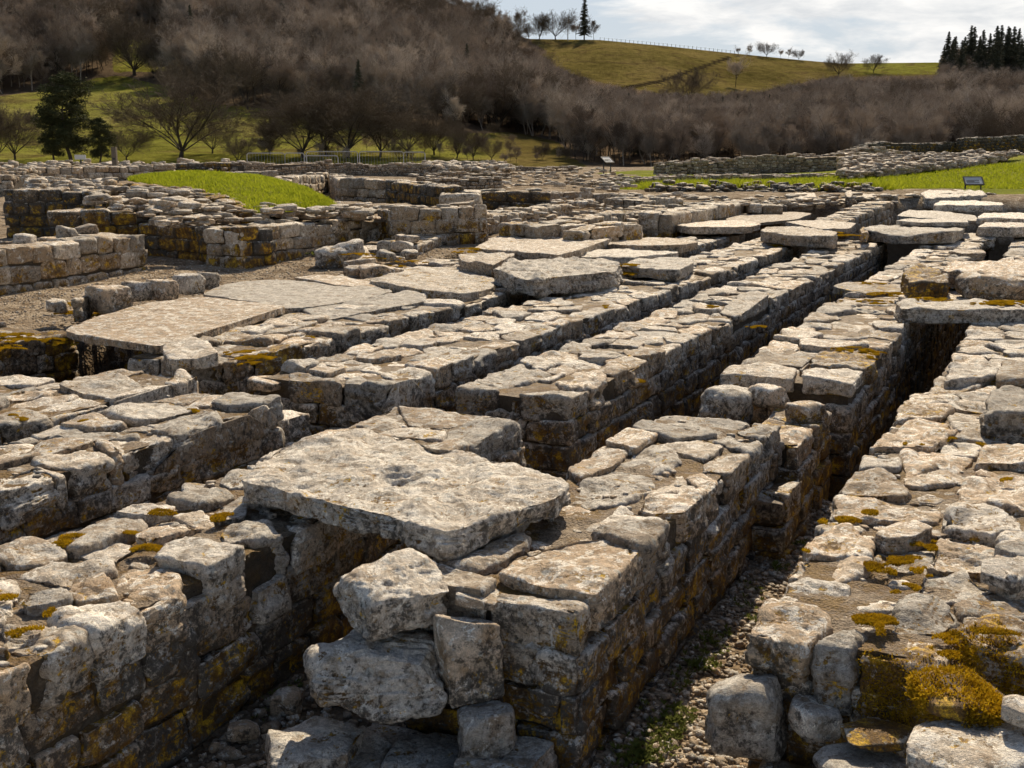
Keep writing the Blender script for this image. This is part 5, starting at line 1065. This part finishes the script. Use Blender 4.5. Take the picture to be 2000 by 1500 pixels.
def barrier(px0, px1, ytop, D, label, hgt=1.05):
    x0, x1 = atD(px0, ytop, D)[0], atD(px1, ytop, D)[0]; zt = atD(px0, ytop, D)[2]; e = empty('crowd_barrier', ((x0+x1)/2, D, zt-hgt), label, 'barrier', 'steel crowd barriers'); w = (x1-x0)/2; b = MB(); r = .026
    b.tube((-w+.08, 0, hgt), (w-.08, 0, hgt), r, r, 6); b.tube((-w, 0, .1), (-w, 0, hgt-.08), r, r, 6); b.tube((w, 0, .1), (w, 0, hgt-.08), r, r, 6); b.tube((-w, 0, hgt-.08), (-w+.08, 0, hgt), r, r, 6); b.tube((w, 0, hgt-.08), (w-.08, 0, hgt), r, r, 6); b.tube((-w, 0, .15), (w, 0, .15), r, r, 6)
    b.build('frame', M['metal'], e); b = MB(); n = max(4, int(w*2/.14))
    for i in range(1, n): x = -w+2*w*i/n; b.tube((x, 0, .15), (x, 0, hgt), .005, .005, 3)
    b.build('bars', M['metal'], e)
    for s in (-.8, .8): b = MB(); b.box((s*w, 0, .03), (.03, .3, .02)); b.build('foot', M['metal'], e)
for i, (a, b_, y, D, l) in enumerate([(482, 556, 299, 56, 'leftmost steel crowd barrier'), (556, 594, 299, 56, 'short steel barrier second from the left'), (594, 660, 304, 53, 'lower steel barrier standing in front of the others'), (598, 698, 296, 58, 'long steel barrier in the middle of the row'), (702, 788, 296, 56, 'bright steel barrier right of the middle'), (788, 830, 297, 56, 'rightmost steel crowd barrier')]): barrier(a, b_, y, D, l)
# ridge pole and field fence
e = empty('ridge_pole', hp(1109, 80), 'tall thin pale pole beside the conifer on the ridge', 'pole'); b = MB(); b.tube((0, 0, -.5), (0, 0, 8.), .16, .12, 6); b.build('shaft', M['twigpale'], e); b = MB(); b.box((.4, 0, 6.8), (.6, .05, .06)); b.build('crossbar', M['twigpale'], e)
e = None
fe = empty('field_fence', hp(1300, 93), 'wire fence with thin posts along the crest of the upper field', 'fence'); fo = fe.location.copy(); wire = MB(); last = None
for i in range(34):
    px = 1172+i*8.2; z_ = float(hill_z(np.array([428.]), np.array([px]))[0]); p = Vector((float(x_of(px, 428, (z_-HC)/428)), 428, z_))-fo; b = MB(); b.tube(p+Vector((0, 0, -.3)), p+Vector((0, 0, 1.25)), .09, .08, 4); b.build('post', M['wood'], fe)
    if last is not None: wire.tube(last+Vector((0, 0, 1.1)), p+Vector((0, 0, 1.1)), .02, .02, 3)
    last = p
wire.build('wire', M['frame'], fe)
# ================================================================== gravel, weeds, moss
def gravel(n, ubox, vbox, seed, label, smin=.008, smax=.022, zf=None):
    rs = np.random.RandomState(seed); T, Q = template(3 if n < 9000 else 3); T = T/np.linalg.norm(T, axis=1, keepdims=True); u = ubox[0]+(ubox[1]-ubox[0])*rs.rand(n); v = vbox[0]+(vbox[1]-vbox[0])*rs.rand(n); x, y = uv2w(u, v); z = zground(x, y)
    s = smin+(smax-smin)*rs.rand(n)**3; sc3 = s[:, None]*(.6+.6*rs.rand(n, 3)); a = rs.rand(n)*6.28; P = T[None]*sc3[:, None, :]*(1+.25*rs.randn(n, len(T), 1)*.5); ca, sa = np.cos(a)[:, None], np.sin(a)[:, None]
    V = np.stack([P[..., 0]*ca-P[..., 1]*sa+x[:, None], P[..., 0]*sa+P[..., 1]*ca+y[:, None], P[..., 2]*.7+z[:, None]+s[:, None]*.3], -1)
    st = np.zeros((n, len(T), 4), np.float32); st[..., 0] = rs.rand(n)[:, None]; st[..., 3] = rs.rand(n)[:, None]; F_ = (Q[None]+(np.arange(n)*len(T))[:, None, None]).reshape(-1, 4)
    return tag(mesh_from('gravel', V.reshape(-1, 3), F_, M['fresh'], None, (float(x[0]), float(y[0]), float(z[0])), st.reshape(-1, 4)), label, 'gravel', kind='stuff')
gravel(4200, (2.2, 6.5), (-1.22, -.72), 1, 'loose gravel on the floor of the sunlit trench')
gravel(2500, (2.0, 5.6), (-2.48, -1.9), 2, 'gravel and chips on the floor of the dark trench', .008, .03)
gravel(9000, (7, 15), (-11, -7.9), 3, 'gravel covering the yard at the left', .005, .016)
gravel(1500, (5.85, 6.9), (-2.6, -1.8), 4, 'gravel in the cross passage between the walls', .008, .03)
def weeds(spots, label, seed, size=.022):
    rg = random.Random(seed); b = MB(); o = None
    for (x, y, z, r, n) in spots:
        if o is None: o = (x, y, z)
        for _ in range(n):
            a = rg.uniform(0, 6.28); q = r*math.sqrt(rg.random()); c = Vector((x+math.cos(a)*q, y+math.sin(a)*q, z+.004)); h = rg.uniform(.3, 1.4)*size
            for k in range(rg.randint(3, 6)):
                t = rg.uniform(0, 6.28); d = Vector((math.cos(t), math.sin(t), rg.uniform(.2, 1.2))).normalized()*size*rg.uniform(.6, 1.3); s = d.cross(Vector((0, 0, 1))).normalized()*size*.22; m = c+Vector((0, 0, h*.5))+d*.5
                b.quad(tuple(c+Vector((0, 0, h*.4))), tuple(m+s), tuple(c+Vector((0, 0, h*.5))+d), tuple(m-s))
    return tag(b.build('weeds', M['leaf'], None, o), label, 'weeds', kind='stuff')
sp = []; rg = random.Random(3)
for i in range(34):
    u = 2.3+3.4*rg.random(); v = -1.17+abs(rg.gauss(0, .07)); x, y = uv2w(u, v); sp.append((x, y, zg(x, y), rg.uniform(.03, .09), rg.randint(4, 16)))
for (px, py) in ((1300, 1420), (1330, 1400), (1290, 1440), (1230, 1480), (1270, 1475)): x, y = at(px, py, -.57); sp.append((x, y, zg(x, y), .07, 40))
weeds(sp, 'small green weeds growing along the foot of the mossy wall', 1)
sp = []
for (px, py) in ((505, 522), (520, 520), (560, 515), (575, 510), (597, 508), (608, 512)): x, y = at(px, py, -.11); sp.append((x, y, zg(x, y), .12, 14))
weeds(sp, 'green seedlings at the foot of the neat three-course wall', 2, .05)
sp = []
for (px, py) in ((520, 1395), (540, 1360), (570, 1340)): x, y = at(px, py, -.57); sp.append((x, y, zg(x, y), .05, 12))
weeds(sp, 'tiny green sprouts in the shaded trench at the lower left', 3, .015)

# small chips and moss cushions lying on the walls
def chips(n, ubox, vbox, z, seed, label, size=.034, gapv=()):
    rg = random.Random(seed); st = []
    while len(st) < n:
        u, v = rg.uniform(*ubox), rg.uniform(*vbox); x, y = uv2w(u, v); s = size*rg.uniform(.35, 1.3)
        st.append(stone((x, y, z+rg.uniform(-.012, .012)), rg.uniform(0, 6), [(1, 0, s/2), (-1, .2, s/2), (0, 1, s*.35), (.2, -1, s*.35)], s*.25, s*.25, (s/2, s*.35), p=6, chips=4, rng=rg, q=.004, moss=.1*rg.random()))
    V, F_, S_ = merge(bake(st)); x, y = uv2w(ubox[0], vbox[0]); tag(mesh_from('stone_chips', V, F_, M['stone'], None, (x, y, z), S_), label, 'stone chips', kind='stuff')
chips(150, (1.6, 5.3), (-3.25, -2.55), -.022, 1, 'chips of stone in the joints of the left foreground wall')
chips(120, (3.1, 5.8), (-1.85, -1.28), -.022, 2, 'chips of stone in the joints of the middle foreground wall')
chips(220, (3.2, 7.), (-.68, .9), -.022, 3, 'chips of stone in the joints of the right walkway')
chips(100, (2.5, 5.1), (-4.68, -3.98), -.022, 4, 'chips of stone in the joints of the squat left wall')
def moss_tufts(o, n, cond, seed, h=.012, w=.004):
    """short moss fronds rooted on the faces of stone o, as its part"""
    me = o.data; co = np.empty(len(me.vertices)*3, np.float32); me.vertices.foreach_get('co', co); co = co.reshape(-1, 3); nr = np.empty(len(me.vertices)*3, np.float32); me.vertices.foreach_get('normal', nr); nr = nr.reshape(-1, 3)
    wz = co+np.array(o.location if not o.parent else o.parent.location); ok = np.where(cond(wz, nr) & (noise(wz*9.) > -.35))[0]; rs = np.random.RandomState(seed)
    i = ok[rs.randint(0, len(ok), n)]; p = co[i]+rs.randn(n, 3)*.006; d = nr[i]+rs.randn(n, 3)*.45+np.array([0, 0, .25]); d /= np.linalg.norm(d, axis=1)[:, None]; tip = p+d*(h*(.5+rs.rand(n)))[:, None]
    sd_ = np.cross(d, rs.randn(n, 3)); sd_ /= np.linalg.norm(sd_, axis=1)[:, None]; V = np.stack([p-sd_*w, p+sd_*w, tip], 1).reshape(-1, 3)
    m = mesh_from('moss', V, np.arange(3*n).reshape(-1, 3), M['mossy'], o, (0, 0, 0), None, False); m['kind'] = 'stuff'; return m
def nearest_cap(px, py, z=0.):
    t = Vector((*at(px, py, z), z)); best = None
    for o in COL.objects:
        if o.name.startswith('capstone') and o.parent and not o.name.startswith('capstones'):
            n = len(o.data.vertices); c = np.empty(n*3, np.float32); o.data.vertices.foreach_get('co', c); c = Vector(c.reshape(-1, 3).mean(0).tolist())+o.parent.location
            d = (c-t).length
            if best is None or d < best[0]: best = (d, o)
    return best[1]
def by_label(t): return [o for o in COL.objects if o.get('label') == t][0]
u_ = np.array([SU, CU, 0])
moss_tufts(nearest_cap(1765, 1285, -.05), 9000, lambda w, n: (n@u_ < -.2) | (n[:, 2] < .2), 1, .0075, .0032)
moss_tufts(nearest_cap(1940, 1260, .0), 5000, lambda w, n: (n@u_ < -.2), 2, .0075, .0032)
moss_tufts(by_label('boulder thickly covered in yellow moss at the lower right'), 9000, lambda w, n: (n[:, 2] > -.1) & (noise(w*6.) > -.25), 3, .0075, .0032)

def moss_patch(name_spots, label, seed):
    """low moss cushions lying on the wall tops: (point, radius in m)"""
    rs = np.random.RandomState(seed); P = []; T = []; S_ = []
    for (px, py, z, r) in name_spots:
        x, y = at(px, py, z); n = int(5200*r/.1*(r/.1)); a = rs.rand(n)*6.28; q = r*np.sqrt(rs.rand(n)); X = x+np.cos(a)*q*1.25; Y = y+np.sin(a)*q*.8
        keep = (noise2(X*22, Y*22, 3.)+.35-q/r*.75) > 0; X, Y, q = X[keep], Y[keep], q[keep]; n = len(X)
        Z = z+.012*np.clip(1-(q/r)**2, 0, 1)+rs.rand(n)*.004-.003; p = np.stack([X, Y, Z], -1); d = np.stack([rs.randn(n)*.6, rs.randn(n)*.6, 1+0*X], -1); d /= np.linalg.norm(d, axis=1)[:, None]
        t = p+d*(.005+.007*rs.rand(n))[:, None]; sd_ = np.cross(d, rs.randn(n, 3)); sd_ /= np.linalg.norm(sd_, axis=1)[:, None]; P.append(p-sd_*.003); S_.append(p+sd_*.003); T.append(t)
    P, S2, T = np.concatenate(P), np.concatenate(S_), np.concatenate(T); V = np.stack([P, S2, T], 1).reshape(-1, 3)
    tag(mesh_from('moss', V, np.arange(len(V)).reshape(-1, 3), M['mossy'], None, tuple(V[0]), None, False), label, 'moss', kind='stuff')
f3 = lambda z, r, *P: [(1200+x*.53333, 700+y*.53333, z, r) for x, y in P]
f1 = lambda z, r, *P: [(x*.53333, 700+y*.53333, z, r) for x, y in P]
moss_patch(f3(.012, .075, (1000, 765), (1070, 745), (1090, 780), (1150, 690), (930, 965), (960, 985), (1005, 880))+f3(.012, .045, (1040, 870), (900, 960), (800, 600), (850, 595), (940, 570), (700, 715), (1060, 840), (980, 1080), (1225, 1060), (1230, 1095), (1235, 1030), (1460, 450), (1390, 580), (1230, 300), (1100, 315), (1330, 320))+f3(.08, .06, (1330, 1010), (1400, 1020)),
           'orange moss cushions scattered over the right walkway', 1)
moss_patch(f1(.012, .05, (30, 885), (190, 930), (540, 700), (780, 588), (250, 680), (100, 1005), (270, 660), (600, 565), (840, 580), (320, 235), (690, 195), (40, 215), (60, 225), (460, 650)), 'small rusty moss cushions on the left foreground walls', 2)
moss_patch([(480, 690, .01, .13), (500, 700, .0, .12), (495, 712, -.02, .1), (590, 660, .0, .08), (1665, 683, .02, .13), (1690, 690, .0, .12), (1700, 700, -.01, .08), (1620, 455, .2, .25), (1650, 460, .18, .2), (850, 552, .02, .25), (1480, 640, .01, .1), (1240, 745, .0, .06), (1180, 600, .01, .1), (1390, 600, .02, .12), (1530, 480, .02, .2),
            (925, 487, .18, .2), (905, 493, .17, .15), (1225, 518, .14, .15), (1215, 535, .05, .2), (1690, 590, .06, .2), (1740, 575, .06, .2), (1820, 585, .14, .15), (1975, 592, .14, .2), (1940, 594, .14, .16), (1830, 565, .08, .2), (700, 497, .12, .2), (745, 505, .14, .2), (800, 512, .08, .2), (760, 520, .05, .18), (1690, 555, .03, .2)],
           'yellow and orange moss cushions on the slabs and wall tops in the middle distance', 3)
moss_patch([(15, 655, .02, .16), (35, 665, .0, .16), (10, 680, -.02, .16), (110, 665, .0, .12), (125, 672, -.02, .1), (130, 595, -.05, .15), (160, 612, -.02, .2), (190, 615, -.02, .16)], 'thick yellow moss on the low stones at the left edge', 4)
